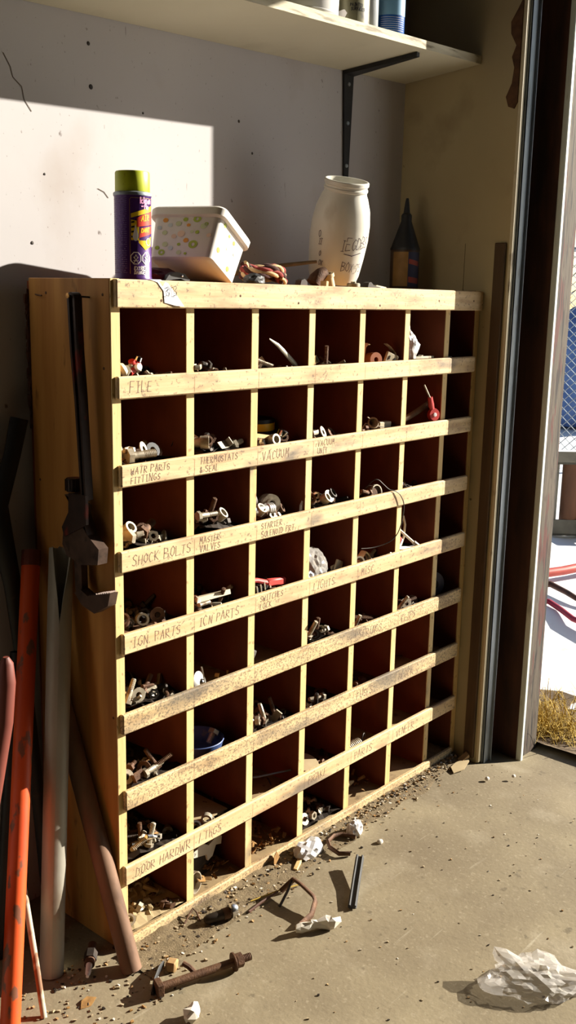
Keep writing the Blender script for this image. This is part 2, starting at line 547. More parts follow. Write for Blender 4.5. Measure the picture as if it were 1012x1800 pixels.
WORDS = [  # lip, column, first line, second line
    (0, 0, 'FILE', ''), (1, 0, 'WATR PARTS', 'FITTINGS'), (1, 1, 'THERMOSTATS', '& SEAL'), (1, 2, 'VACUUM', ''), (1, 3, 'VACUUM', 'UNIT'),
    (2, 0, 'SHOCK BOLTS', ''), (2, 1, 'MASTER', 'VALVES'), (2, 2, 'STARTER', 'SOLENOID PRT'), (3, 0, 'IGN. PARTS', ''), (3, 1, 'ICN PARTS', ''),
    (3, 2, 'SWITCHES', 'LOCK'), (3, 3, 'LIGHTS', ''), (3, 4, 'MISC', ''), (4, 4, 'SPRINGS', ''), (4, 5, 'CLIPS', ''), (5, 4, 'FUSES', ''), (5, 5, 'BLOCK', ''),
    (6, 0, 'DOOR HARDWR', ''), (6, 1, '/ ThGS', ''), (6, 3, 'BRAKE', ''), (6, 4, 'PARTS', ''), (6, 5, 'VENEER', ''), (4, 6, 'TUBES', ''), (3, 6, 'HOSES', ''), (7, 1, 'NERO', '')]
by_lip = {}
for w in WORDS:
    by_lip.setdefault(w[0], []).append(w)
for k, ws in by_lip.items():
    b = MB()
    for (_, c, l1, l2) in ws:
        x0 = (DX[c - 1] if c else .012) + .014
        h = .0185 if k < 7 else .011
        two = bool(l2)
        for n, tx in enumerate((l1, l2)):
            if not tx:
                continue
            hh = h * (.68 if two else 1.0)
            ls, L = strokes(tx, hh, seed=k * 31 + c * 7 + n)
            f = min(1.0, .148 / max(L, 1e-6))
            zz = ZL[k] - (.0175 if two else .029) - n * .0165 if k < 7 else ZL[k] - .017
            ribbons(b, [[(p[0] * f, p[1]) for p in pl] for pl in ls], .0011, lambda x, y, x0=x0, zz=zz: (x0 + x, -.00035, zz + y))
    for x in DX:
        if (x * 97 + k) % 1 < .6 and k < 7:
            ribbons(b, [[(0, 0), (.0006, .03)]], .0006, lambda u, v, x=x, k=k: (x + u, -.00035, ZL[k] - .036 + v))
    o = b.build('lettering', M_ink, LIPS[k])
    o['label'] = 'faint brown pencil words along the lip'
    o['kind'] = 'stuff'

# nails in the rails and the side panel (parts of the cabinet)
M_rust = mat('rusty_steel', (74, 50, 36), (104, 74, 52), (60, 60, 60), 5, [((140, 110, 80), (40, 40, 40), .6, .7, .6)], .7, .4, bump=.4, bscale=(300, 300, 300))
M_dull = mat('dull_zinc', (150, 140, 122), (186, 176, 156), (60, 60, 60), 4, [((96, 72, 50), (50, 50, 50), .55, .68, .8)], .5, .45)
M_dark = mat('greasy_dark_steel', (36, 30, 26), (58, 48, 40), (50, 50, 50), 4, [((96, 78, 58), (40, 40, 40), .62, .72, .6)], .55, .3)
M_chrome = mat('bright_chrome', (214, 214, 214), None, rough=.18, metal=1.0)
M_brass = mat('aged_brass', (170, 124, 66), (196, 152, 88), (40, 40, 40), 3, (), .4, .7)
for x, z in [(.10, 1.236), (.30, 1.247), (.47, 1.235), (.75, 1.232), (.99, 1.245), (1.15, 1.246)]:
    b = MB(); b.lathe([(0, .0008), (.002, .0006), (.0026, 0)], 8, T(x, 0, z) @ R('X', 90)); b.build('nail_head', M_rust, cab)
for y, z in [(.19, 1.245), (.03, 1.244), (.03, 1.12), (.225, .9), (.02, .48)]:
    b = MB(); b.lathe([(0, .001), (.002, .0008), (.0028, 0)], 8, T(-.006, y, z) @ R('Y', -90)); b.build('nail_head', M_rust, cab)
b = MB(); b.tube([(-.006, .222, 1.242), (-.011, .21, 1.241), (-.013, .193, 1.240)], .0014, 6); b.build('bent_nail', M_rust, cab)
# splintered back edge
b = MB()
for q in range(26):
    z = 1.252 - q * .0095 - rnd.random() * .004
    b.box(-.0075 - rnd.random() * .006 * (1 - q / 30), -.004, .245, .2495, z - .016, z, jit=.0022)
b.build('splintered_back_edge', M_darkboard, cab)['kind'] = 'stuff'

# ------------------------------------------------------------------ pipe wrench hanging from a nail
M_wr = mat('worn_wrench_iron', (38, 27, 23), (58, 40, 33), (30, 30, 30), 5, [((120, 34, 22), (26, 26, 12), .58, .66, .8)], .5, .35, bump=.2)
M_wrjaw = mat('worn_wrench_jaw', (66, 50, 42), (92, 72, 60), (30, 30, 30), 4, [((40, 30, 26), (50, 50, 50), .55, .7, .7)], .5, .4, bump=.2)
wr = thing('pipe_wrench', 'large dark iron pipe wrench hanging on the left side of the cabinet', 'wrench', (-.0062, .075, 1.241))
YZ = Matrix(((0, 0, 1, 0), (1, 0, 0, 0), (0, 1, 0, 0), (0, 0, 0, 1)))      # (y, z, x) prism


def wpoly(mb, pts, x0, x1):
    mb.prism([(y - .075, z - 1.241) for y, z in pts], x0, x1, YZ)


XO = -.046 + .0062
hl = [(.0754, 1.236), (.0701, 1.146), (.062, 1.069), (.0496, .8908)]
hr = [(.0551, 1.236), (.0512, 1.146), (.0446, 1.07), (.0352, .8929)]
b = MB()
# I-section: web and two flanges, with an eye at the top
wpoly(b, [(.0725, 1.215), (.0675, 1.146), (.0595, 1.069), (.047, .891), (.038, .891), (.047, 1.07), (.0535, 1.146), (.0575, 1.215)], XO + .005, XO + .011)
for e, s in ((hl, -1), (hr, 1)):
    for (y0, zz0), (y1, zz1) in zip(e, e[1:]):
        wpoly(b, [(y0, zz0), (y1, zz1), (y1 + s * .005, zz1), (y0 + s * .005, zz0)], XO, XO + .016)
ec = .0653
arc = [(ec + .0105 * math.cos(math.radians(t)), 1.236 + .0115 * math.sin(math.radians(t))) for t in range(0, 181, 20)]
arc2 = [(ec + .0055 * math.cos(math.radians(t)), 1.236 + .006 * math.sin(math.radians(t))) for t in range(0, 181, 20)]
for i in range(9):
    wpoly(b, [arc[i], arc[i + 1], arc2[i + 1], arc2[i]], XO, XO + .016)
b.build('handle', M_wr, wr)
b = MB()
wpoly(b, [(.1002, .8943), (.0736, .9012), (.067, .861), (.1063, .8285), (.1108, .8012), (.0981, .7822), (.0555, .7724), (.0103, .7811), (.0064, .8096), (.0374, .8298), (.0523, .8634), (.05, .88)], -.037, -.016)
b.build('heel_jaw', M_wrjaw, wr)
b = MB(); wpoly(b, [(.082, .900), (.034, .902), (.034, .850), (.098, .818), (.104, .835), (.084, .865)], -.042, -.036); b.build('housing', M_wr, wr)
b = MB(); b.lathe([(0, -.012), (.013, -.012), (.0145, -.009), (.0145, .009), (.013, .012), (0, .012)], 16, T(-.024, .090 - .075, .912 - 1.241))
for t in range(16):
    th = t * math.pi / 8
    b.box(-.0008, .0008, .0138, .0156, -.010, .010, T(-.024, .090 - .075, .912 - 1.241) @ R('Z', math.degrees(th)))
b.build('adjusting_nut', M_wr, wr)
b = MB()
wpoly(b, [(.0873, .79), (.0873, .7567), (.0856, .7141), (.067, .7234), (.0673, .7606), (.0673, .79)], -.029, -.015)
wpoly(b, [(.0856, .7141), (.0647, .695), (.029, .6869), (-.0098, .7094), (-.0166, .7338), (.0475, .7158), (.067, .7234)], -.032, -.014)
b.build('hook_jaw', M_wrjaw, wr)
b = MB()
for q in range(10):
    t = q / 9
    y, z = .045 - .056 * t, .7165 + .0165 * t
    wpoly(b, [(y, z), (y - .003, z + .001), (y - .0017, z + .003)], -.031, -.015)
b.build('jaw_teeth', M_wrjaw, wr)['kind'] = 'stuff'
b = MB(); b.tube([(0, 0, 0), (-.046, 0, .002)], .0016, 8, M=T(0, -.0097, -.0018)); o = b.build('hanging_nail', M_dark, wr)
b = MB(); b.lathe([(0, .001), (.0045, .0005), (.0045, -.001), (0, -.001)], 10, T(-.046, -.0097, .0003) @ R('Y', -90)); b.build('nail_head', M_brass, o)

# ------------------------------------------------------------------ leaning poles
M_orange = mat('orange_paint_pipe', (206, 74, 26), (220, 88, 32), (8, 8, 4), 3, [((112, 78, 60), (34, 34, 16), .60, .64, .9), ((150, 50, 24), (10, 10, 3), .5, .7, .5)], .5, bump=.1)
M_grey = mat('grey_pipe', (140, 136, 124), (166, 160, 148), (20, 20, 4), 5, [((112, 88, 64), (20, 20, 8), .6, .72, .5)], .55, .3, bump=.15)
M_brownp = mat('brown_rusty_pipe', (104, 78, 60), (126, 96, 76), (24, 24, 5), 5, [((74, 52, 40), (30, 30, 8), .55, .7, .6)], .7, .2, bump=.2)
M_rodm = mat('rusty_white_rod', (172, 160, 140), (190, 176, 152), (20, 20, 20), 4, [((120, 76, 44), (40, 40, 18), .5, .6, .9)], .7)
M_redbr = mat('dark_red_handle', (92, 40, 30), (116, 54, 40), (20, 20, 6), 4, [((60, 40, 34), (40, 40, 12), .56, .66, .8)], .6)


def pipe(name, label, cat, a, d, r, m, wall=.003, seg=20, sl=8):
    t = thing(name, label, cat, a)
    a, d = Vector(a), Vector(d)
    L = (d - a).length
    b = MB()
    prof = [(r - wall, 0), (r, 0)] + [(r, L * i / sl) for i in range(1, sl + 1)] + [(r - wall, L)] + [(r - wall, L * .5), (r - wall, 0)]
    Mx = frame((0, 0, 0), d - a)
    b.lathe(prof, seg, Mx)
    b.build('tube', m, t, 40)
    return t, Mx, L


t, Mx, L = pipe('orange_pole', 'chipped orange painted steel pole leaning at far left of the cabinet', 'pole', (-.275, -.020, 0), (-.029, .228, .765), .0175, M_orange)
b = MB(); b.lathe([(.0150, .0), (.0182, .0), (.0182, .03), (.0150, .03), (.0150, .0)], 20, Mx @ T(0, 0, L - .03)); b.build('bare_end', M_redbr, t)
# grey pipe with a torn, split top
t = thing('grey_pipe', 'dull grey steel pipe with split torn top leaning against the cabinet side', 'pipe', (-.137, .052, 0))
b = MB()
a, d = Vector((0, 0, 0)), Vector((.105, .078, .785))
Mx = frame((0, 0, 0), d - a)
L = (d - a).length
rows, seg = 18, 26
_l = Mx.inverted() @ Vector((-.60, -.80, 0))
SLIT = math.atan2(_l.y, _l.x)
rr_ = random.Random(3)
vs_, fs = [], []
for inner in (0, 1):
    for i in range(rows + 1):
        q = i / rows
        r = .0225 - inner * .003
        op = max(0.0, (q - .85) / .15)
        for k in range(seg + 1):
            th = SLIT + op * .85 + (2 * math.pi - op * 1.7) * k / seg
            zz = L * q + (rr_.uniform(-.006, .006) if i == rows else 0)
            vs_.append(Mx @ Vector((r * math.cos(th) * (1 + .12 * op), r * math.sin(th) * (1 - .1 * op), zz)))
n1 = (rows + 1) * (seg + 1)
for inner in (0, 1):
    for i in range(rows):
        for k in range(seg):
            p = inner * n1 + i * (seg + 1) + k
            fs.append((p, p + 1, p + seg + 2, p + seg + 1))
for i in range(rows):
    for k in (0, seg):
        p = i * (seg + 1) + k
        fs.append((p, p + seg + 1, n1 + p + seg + 1, n1 + p))
for i in (0, rows):
    for k in range(seg):
        p = i * (seg + 1) + k
        fs.append((p, p + 1, n1 + p + 1, n1 + p))
b.add(vs_, fs)
b.build('tube', M_grey, t, 40)
pipe('brown_pipe', 'rusty brown pipe leaning back along the cabinet side, foot by the front corner', 'pipe', (-.0290, -.050, 0), (-.0300, .163, .52), .0195, M_brownp)
t = thing('thin_rod', 'thin rusty white rod leaning behind the orange pole', 'rod', (-.216, -.036, .0))
b = MB(); b.tube([(0, 0, 0), (.020, .05, .08), (.044, .11, .16), (.060, .15, .22)], [.0055, .0056, .0058, .0055], 10); b.build('shaft', M_rodm, t, 40)
t = thing('red_handled_bar', 'dark red wooden handle with rounded end at the left edge', 'handle', (-.262, .05, 0))
b = MB()
b.tube([(-.03, 0, 0), (-.01, 0, .30), (.020, 0, .42), (.044, 0, .53), (.052, 0, .60), (.054, 0, .634), (.054, 0, .645)], [.016, .016, .0155, .0165, .0165, .012, .005], 14)
b.build('shaft', M_redbr, t, 40)
t = thing('bent_black_bar', 'black steel bar with a bend leaning against the wall left of cabinet', 'bar', (-.05, .245, 0))
b = MB()
b.tube([(.016, .0, 1.016), (-.002, 0, .95), (-.036, 0, .86), (-.034, 0, .82), (-.012, 0, .70), (.0, 0, .58), (.012, -.02, .3), (.02, -.04, .0)], [.0185, .017, .020, .022, .018, .015, .014, .014], 12, flat=.7)
b.build('shaft', M_black, t, 40)
pipe('black_tube', 'black steel tube standing behind the orange pole', 'tube', (-.175, .165, 0), (-.078, .215, .578), .0125, M_black)

# ------------------------------------------------------------------ spray can
M_purple = mat('purple_can_print', (66, 30, 100), (76, 36, 112), (20, 20, 20), 2, (), .35, .2)
M_lime = mat('lime_cap_plastic', (176, 186, 24), (186, 196, 34), (40, 40, 40), 3, [((130, 110, 30), (50, 50, 50), .64, .72, .6)], .45)
M_yel = mat('yellow_print', (236, 196, 30), None, rough=.4)
M_red = mat('red_print', (214, 62, 44), None, rough=.4)
M_white = mat('white_print', (232, 228, 232), None, rough=.5)
M_pink = mat('pink_print', (232, 150, 196), None, rough=.5)
M_lav = mat('lavender_small_print', (112, 84, 140), None, rough=.5)
M_gold = mat('gold_line_print', (170, 130, 70), None, rough=.5)
M_blk = mat('black_print', (26, 22, 26), None, rough=.5)
can = thing('spray_can', 'purple aerosol spray can with lime cap on cabinet top', 'can', (.0775, .048, 1.2706))
RC = .0318
b = MB()
b.lathe([(0, .003), (.029, 0), (RC + .0007, .0005), (RC + .0007, .004), (RC, .005), (RC, .139), (RC + .0012, .141), (RC + .0012, .145), (RC - .001, .147), (.022, .1475), (0, .1475)], 40)
b.build('can_body', [M_purple], can, 35)
b = MB(); b.lathe([(RC + .0013, .1406), (RC + .0016, .143), (RC + .0013, .1454), (RC - .001, .1472)], 40); b.build('rim', M_galv, can, 40)
b = MB(); b.lathe([(.0295, .146), (.0300, .148), (.0298, .1785), (.0285, .181), (.020, .182), (.0, .1825)], 40); b.build('cap', M_lime, can, 35)


def cylfn(r, th0):
    """(x along the surface, z) -> point on the can; th0 in degrees at x = 0"""
    return lambda x, z: (r * math.cos(math.radians(th0) + x / r), r * math.sin(math.radians(th0) + x / r), z)


def patch(mb, poly, fn):
    """polygon fan cut into narrow columns so that it hugs the cylinder"""
    xs = [p[0] for p in poly]
    n = max(2, int((max(xs) - min(xs)) / .0025))
    for i in range(n):
        xa = min(xs) + (max(xs) - min(xs)) * i / n
        xb = min(xs) + (max(xs) - min(xs)) * (i + 1) / n
        col = []
        for x in (xa, xb):
            zs = []
            for (p, q) in zip(poly, poly[1:] + poly[:1]):
                if (p[0] - x) * (q[0] - x) <= 0 and abs(p[0] - q[0]) > 1e-9:
                    zs.append(p[1] + (q[1] - p[1]) * (x - p[0]) / (q[0] - p[0]))
            col.append((min(zs), max(zs)) if zs else None)
        if None in col:
            continue
        mb.add([fn(xa, col[0][0]), fn(xb, col[1][0]), fn(xb, col[1][1]), fn(xa, col[0][1])], [(0, 1, 2, 3)])


F = cylfn(RC + .0003, -143)
F2 = cylfn(RC + .0005, -143)
F3 = cylfn(RC + .0007, -143)
b = MB()
ribbons(b, [[(.002, .010), (.002, .133), (.004, .136)] + [(.004 + .0035 * i, .136) for i in range(1, 14)]], .0008, F)
b.build('label_border', M_gold, can)
b = MB()
patch(b, [(.004, .103), (.052, .117), (.052, .126), (.004, .110)], F)
patch(b, [(.004, .066), (.018, .066), (.018, .098), (.004, .100)], F)
patch(b, [(.017, .062), (.03, .050), (.047, .058), (.048, .074), (.03, .066), (.017, .066)], F)
b.build('yellow_bands', M_yel, can)['kind'] = 'stuff'
b = MB()
patch(b, [(.014, .088), (.052, .094), (.052, .116), (.024, .108), (.014, .103)], F2)
patch(b, [(.018, .070), (.052, .080), (.052, .092), (.020, .086)], F2)
b.build('red_bands', M_red, can)['kind'] = 'stuff'
b = MB()
for q in range(4):
    patch(b, [(.0045, .070 + q * .008), (.010, .071 + q * .008), (.010, .074 + q * .008), (.0045, .073 + q * .008)], F2)
b.build('black_stripes', M_blk, can)['kind'] = 'stuff'
b = MB()
patch(b, [(.0065, .072), (.009, .066), (.0125, .064), (.016, .067), (.017, .073), (.0145, .082), (.012, .094), (.0095, .082)], F3)
for cx_ in (.012, .033):
    oct_ = [(cx_ + .0095 * math.cos(math.radians(22.5 + 45 * i)), .036 + .0105 * math.sin(math.radians(22.5 + 45 * i))) for i in range(9)]
    ribbons(b, [oct_], .0015, F2)
    ribbons(b, [[(cx_ - .004, .032), (cx_ + .004, .032)], [(cx_ - .003, .036), (cx_, .042), (cx_ + .003, .036)], [(cx_ - .004, .028), (cx_ + .004, .038)], [(cx_ + .004, .028), (cx_ - .004, .038)]], .0013, F2)
for tx, z, h in (('EXTREME', .0165, .0055), ('DANGER', .0095, .0055)):
    ls, L = strokes(tx, h, .01, .2, seed=5)
    ribbons(b, [[(p[0] + .009, p[1] + z) for p in pl] for pl in ls], .0013, F2)
ring = [(.038 + .006 * math.cos(t * .5236), .064 + .006 * math.sin(t * .5236)) for t in range(13)]
ribbons(b, [ring], .001, F3)
b.build('white_print', M_white, can)['kind'] = 'stuff'
b = MB()
for tx, z, h, x0 in (('kleen', .126, .010, .021), ('-flo', .116 + .001, .009, .023)):
    ls, L = strokes(tx, h, .01, .2, seed=9)
    ribbons(b, [[(p[0] + x0, p[1] + z + .0015) for p in pl] for pl in ls], .0022, F3)
b.build('pink_lettering', M_pink, can)['kind'] = 'stuff'
b = MB()
for tx, z, h, x0 in (('AIR', .098, .009, .022), ('dANT', .079, .007, .022)):
    ls, L = strokes(tx.upper(), h, .01, .2, .12, seed=11)
    ribbons(b, [[(p[0] + x0, p[1] + z) for p in pl] for pl in ls], .0016, F3)
b.build('yellow_lettering', M_yel, can)['kind'] = 'stuff'
b = MB()
G0 = cylfn(RC + .0003, -216)
for q in range(36):
    z = .012 + q * .0036
    x = .002
    while x < .036:
        l = rnd.uniform(.004, .012)
        ribbons(b, [[(x, z), (min(x + l, .037), z)]], .0010, G0)
        x += l + .002
b.build('small_print', M_lav, can)['kind'] = 'stuff'

# paper tag under the can
M_paper = mat('white_paper', (226, 226, 230), (236, 236, 238), (30, 30, 30), 3, (), .8)
tg = thing('paper_tag', 'white torn paper tag marked 313 hanging over the top rail', 'tag', (.07, 0, 1.2705))
b = MB()
top = [(-.003, .0010), (.028, .0010)]
fr = [(-.002, .002, .0012), (.030, .002, .0012), (.044, -.0012, -.004), (.060, -.0016, -.020), (.082, -.003, -.0445), (.060, -.0028, -.043), (.046, -.0016, -.040), (.036, -.0014, -.038), (.034, -.0012, -.018), (.020, -.0012, -.0035), (.004, -.0004, .0008)]
b.add(fr, [(0, 1, 10), (1, 9, 10), (1, 2, 8, 9), (2, 3, 8), (3, 7, 8), (3, 6, 7), (3, 5, 6), (3, 4, 5)])
b.build('sheet', M_paper, tg)
b = MB()
ls, L = strokes('313', .017, .05, .16, seed=4)
ribbons(b, [[(p[0] + .037, p[1] - .0265) for p in pl] for pl in ls], .0011, lambda x, y: (x, -.0022 - (.0012 if y < -.02 else 0) - max(0, x - .055) * .02, y))
b.build('lettering', mat('pen_ink', (50, 48, 60), None), tg)['kind'] = 'stuff'

# ------------------------------------------------------------------ dotted tub lying on its edge
M_tub = mat('white_tub_plastic', (224, 216, 208), (230, 223, 216), (20, 20, 20), 2, (), .4, sss=.0)
M_g1 = mat('green_dot_print', (170, 190, 70), None, rough=.5)
M_g2 = mat('pale_green_dot_print', (204, 212, 168), None, rough=.5)
M_o1 = mat('orange_dot_print', (232, 160, 66), None, rough=.5)
M_o2 = mat('peach_dot_print', (236, 206, 180), None, rough=.5)
M_b2 = mat('pale_blue_dot_print', (206, 214, 216), None, rough=.5)
aT = math.radians(27)
e1 = Vector((-0.34, 1, 0)).normalized()
e3 = Vector((math.cos(aT), .34 * math.cos(aT), -math.sin(aT))).normalized()
e2 = e3.cross(e1) * -1
if e2.z < 0:
    e2 = -e2
A0 = Vector((.232, .014, 1.3125))
MT = Matrix(((e1.x, e3.x, e2.x, 0), (e1.y, e3.y, e2.y, 0), (e1.z, e3.z, e2.z, 0), (0, 0, 0, 1)))   # local x = length, y = width, z = height
tub = thing('dotted_tub', 'white plastic tub printed with green and orange dots tipped on its edge', 'tub', A0)
LT, WT, HT = .129, .112, .098


def tubpt(u, v, h, fl=.008):
    g = fl * h / HT
    return MT @ Vector((-g + u * (LT + 2 * g) / LT, -g + v * (WT + 2 * g) / WT, h))


def rrect(u0, u1, v0, v1, r, n=5):
    out = []
    for cx_, cy_, a in ((u1 - r, v1 - r, 0), (u0 + r, v1 - r, 90), (u0 + r, v0 + r, 180), (u1 - r, v0 + r, 270)):
        for i in range(n):
            th = math.radians(a + 90 * i / (n - 1))
            out.append((cx_ + r * math.cos(th), cy_ + r * math.sin(th)))
    return out


def loft(mb, loops, cap0=True, cap1=True):
    n = len(loops[0])
    vs_ = [p for l in loops for p in l]
    fs = []
    for i in range(len(loops) - 1):
        fs += [(i * n + k, i * n + (k + 1) % n, (i + 1) * n + (k + 1) % n, (i + 1) * n + k) for k in range(n)]
    if cap0:
        fs.append(tuple(range(n))[::-1])
    if cap1:
        fs.append(tuple((len(loops) - 1) * n + k for k in range(n)))
    mb.add(vs_, fs)


b = MB()
base = rrect(0, LT, 0, WT, .012)
inn = rrect(.003, LT - .003, .003, WT - .003, .010)
loft(b, [[tubpt(u, v, .0) for u, v in rrect(.004, LT - .004, .004, WT - .004, .011)], [tubpt(u, v, .004) for u, v in base], [tubpt(u, v, HT) for u, v in base], [tubpt(u, v, HT) for u, v in inn], [tubpt(u, v, .006) for u, v in inn]])
b.build('tub_body', M_tub, tub, 40)
b = MB()
o1 = rrect(-.007, LT + .007, -.007, WT + .007, .017)
o0 = rrect(.002, LT - .002, .002, WT - .002, .012)
loft(b, [[tubpt(u, v, HT - .016) for u, v in rrect(-.003, LT + .003, -.003, WT + .003, .014)], [tubpt(u, v, HT - .014) for u, v in o1], [tubpt(u, v, HT - .001) for u, v in o1], [tubpt(u, v, HT + .003) for u, v in rrect(-.004, LT + .004, -.004, WT + .004, .015)]])
b.build('lid', M_tub, tub, 40)
dots = [  # face (0 = long left side, 1 = end), u, v, size, material, ring
    (0, .150, .070, .009, M_o1, 0), (0, .112, .063, .010, M_g2, 0), (0, .094, .071, .008, M_g1, 0), (0, .083, .060, .0065, M_o1, 0), (0, .062, .072, .013, M_g1, 1), (0, .040, .058, .011, M_g2, 0), (0, .034, .062, .007, M_g1, 1),
    (0, .148, .045, .009, M_g2, 0), (0, .100, .043, .013, M_o2, 0), (0, .120, .038, .009, M_o2, 0), (0, .055, .046, .007, M_g1, 0), (0, .070, .047, .006, M_g2, 0), (0, .083, .030, .009, M_o1, 0), (0, .102, .022, .006, M_g1, 0), (0, .060, .022, .016, M_g1, 1),
    (0, .143, .022, .010, M_g2, 0), (0, .125, .015, .009, M_b2, 0), (0, .150, .006, .012, M_g1, 1), (0, .098, .006, .009, M_g2, 0), (0, .078, .004, .005, M_g1, 0), (0, .165, .055, .008, M_b2, 0), (0, .135, .060, .008, M_b2, 0), (0, .165, .015, .008, M_g1, 0), (0, .020, .040, .008, M_o2, 0),
    (1, .020, .022, .010, M_o1, 0), (1, .070, .010, .010, M_g1, 0), (1, .022, .072, .008, M_g1, 0), (1, .045, .064, .006, M_g1, 0), (1, .066, .062, .008, M_o1, 0), (1, .048, .040, .006, M_g2, 0), (1, .078, .045, .007, M_g2, 0)]
dm = [M_g1, M_g2, M_o1, M_o2, M_b2]
b = MB()
for (fc, u, v, s, m, rg) in dots:
    if fc == 0:
        u *= .69
    b.cur = dm.index(m)
    n = 18
    off = .0006

    def P(a, c):
        if fc == 0:
            return tubpt(a, 0, c) - (e3 * off)
        return tubpt(0, a, c) - (e1 * off)
    pts = [(u + s * .5 * 1.15 * math.cos(2 * math.pi * i / n), v + .006 + s * .5 * math.sin(2 * math.pi * i / n)) for i in range(n)]
    if not rg:
        b.add([P(*p) for p in pts], [tuple(range(n))])
    else:
        p2 = [(u + s * .22 * math.cos(2 * math.pi * i / n), v + .006 + s * .22 * math.sin(2 * math.pi * i / n)) for i in range(n)]
        b.add([P(*p) for p in pts] + [P(*p) for p in p2], [(i, (i + 1) % n, n + (i + 1) % n, n + i) for i in range(n)])
b.build('printed_dots', dm, tub)['kind'] = 'stuff'
# things under and beside the tub
M_cloth = mat('dark_maroon_cloth', (64, 22, 28), (84, 32, 36), (60, 60, 60), 4, (), .95)


def crumple(name, m, loc, size, amp, freq, seed, sub=4, parent=None, smooth=None, pts=()):
    bm = bmesh.new()
    bmesh.ops.create_icosphere(bm, subdivisions=sub, radius=1.0)
    off = Vector((seed * 3.7, seed * 1.3, seed * 2.1))
    for v in bm.verts:
        d = v.co.normalized()
        q = 1 - abs(noise.noise(d * freq + off)) * 2
        q2 = 1 - abs(noise.noise(d * freq * 2.3 + off * 2)) * 2
        r = 1 + amp * (q * .7 + q2 * .4)
        for pd, pa, pw in pts:
            pd = Vector(pd).normalized()
            r += pa * max(0, (d.dot(pd) - pw) / (1 - pw)) ** 2
        v.co = Vector((d.x * r * size[0], d.y * r * size[1], max(d.z * r, -.55) * size[2]))
    zmin = min(v.co.z for v in bm.verts)
    for v in bm.verts:
        v.co.z -= zmin
    me = bpy.data.meshes.new(name)
    bm.to_mesh(me)
    bm.free()
    me.materials.append(m)
    if smooth:
        me.polygons.foreach_set('use_smooth', [True] * len(me.polygons))
        me.set_sharp_from_angle(angle=math.radians(smooth))
    o = bpy.data.objects.new(name, me)
    C.objects.link(o)
    if parent:
        o.parent = parent
    o.location = loc
    return o


TOPZ = 1.2695
tag(crumple('maroon_rag', M_cloth, (.175, .105, TOPZ), (.05, .035, .014), .4, 2.2, 2, 3), 'crumpled dark maroon rag under the dotted tub', 'rag')
o = crumple('rubber_lump', M_black, (.385, .045, TOPZ), (.022, .016, .013), .25, 1.8, 6, 3)
tag(o, 'black crumpled rubber piece beside the rope on cabinet top', 'rubber piece')
t = thing('black_clip', 'black plastic clip lying on the maroon rag', 'clip', (.185, .060, TOPZ))
b = MB(); b.prism([(-.03, 0), (-.02, .012), (0, .018), (.02, .015), (.033, .004), (.028, 0), (.01, .006), (-.01, .004)], -.008, .008, R('X', 90)); b.build('clip_body', M_black, t)
b = MB(); b.lathe([(0, .002), (.002, .0015), (.0025, 0)], 8, T(.012, -.008, .011) @ R('X', 90)); b.build('rivet', M_chrome, t)

# twisted rope
M_r1 = mat('red_rope_strand', (126, 46, 44), (152, 70, 62), (90, 90, 90), 3, (), .95)
M_r2 = mat('beige_rope_strand', (190, 160, 118), (208, 180, 138), (90, 90, 90), 3, (), .95)
M_r3 = mat('dark_rope_strand', (60, 34, 34), (78, 46, 42), (90, 90, 90), 3, (), .95)
rp = thing('rope_coil', 'twisted red and beige rope coil on cabinet top beside the tub', 'rope', (.46, .09, TOPZ))
ctr = []
for i in range(121):
    u = i / 120
    th = u * 2 * math.pi * 2.6 - 1.2
    rad_ = .052 - .006 * u
    ctr.append(Vector((rad_ * 1.05 * math.cos(th), rad_ * .62 * math.sin(th), .0095 + .011 * (th + 1.2) / (2 * math.pi) + .003 * math.sin(3 * th))))
for s, m in enumerate((M_r1, M_r2, M_r3)):
    pts = []
    for i, p in enumerate(ctr):
        tn = (ctr[min(i + 1, 120)] - ctr[max(i - 1, 0)]).normalized()
        n1 = Vector((0, 0, 1)).cross(tn).normalized()
        n2 = tn.cross(n1)
        ph = i * .62 + s * 2.094
        pts.append(p + (n1 * math.cos(ph) + n2 * math.sin(ph)) * .0042)
    b = MB(); b.tube(pts, .0043, 6); b.build('strand', m, rp, 60)

t = thing('brown_stick', 'thin brown bent stick lying behind the rope on cabinet top', 'stick', (.45, .16, TOPZ))
b = MB(); b.tube([(-.05, .045, .006), (.02, .02, .024), (.07, .005, .035), (.13, -.015, .044), (.19, -.035, .052), (.214, -.043, .055)], [.0045, .005, .005, .0046, .004, .0032], 8); b.build('stick_shaft', mat('brown_stick_bark', (104, 84, 52), (128, 104, 68), (60, 60, 60), 4, (), .8), t, 50)

# white jug without a lid
M_jug = mat('cloudy_jug_plastic', (206, 202, 190), (216, 213, 202), (10, 10, 10), 4, [((150, 130, 100), (14, 14, 8), .58, .74, .5)], .4, sss=.3)
jug = thing('plastic_jug', 'cloudy white plastic jug without lid, scribbled on, on cabinet top', 'jug', (.745, .135, TOPZ))
MJ = T(0, 0, .0145) @ Matrix.Rotation(math.radians(15), 4, Vector((.76, -.65, 0))) @ Matrix.Rotation(math.radians(4), 4, Vector((.65, .76, 0)))
pj_ = [(.0, .003), (.045, .002), (.053, .004), (.058, .02), (.063, .06), (.0665, .10), (.0655, .135), (.061, .165), (.0525, .190), (.0485, .198), (.0475, .203), (.0495, .205), (.0495, .209), (.0475, .211), (.0475, .215), (.0500, .217), (.0500, .224), (.0480, .226)]
pin = [(.046, .226), (.0455, .200), (.05, .188), (.058, .165), (.063, .13), (.060, .06), (.055, .02), (.0, .006)]
b = MB(); b.lathe(pj_ + pin, 40, MJ); b.build('jug_body', M_jug, jug, 40)
b = MB()
JR = lambda z: (.0665 - abs(z - .10) * .055 + .0006) if z < .12 else (.0668 - (z - .12) * .12)


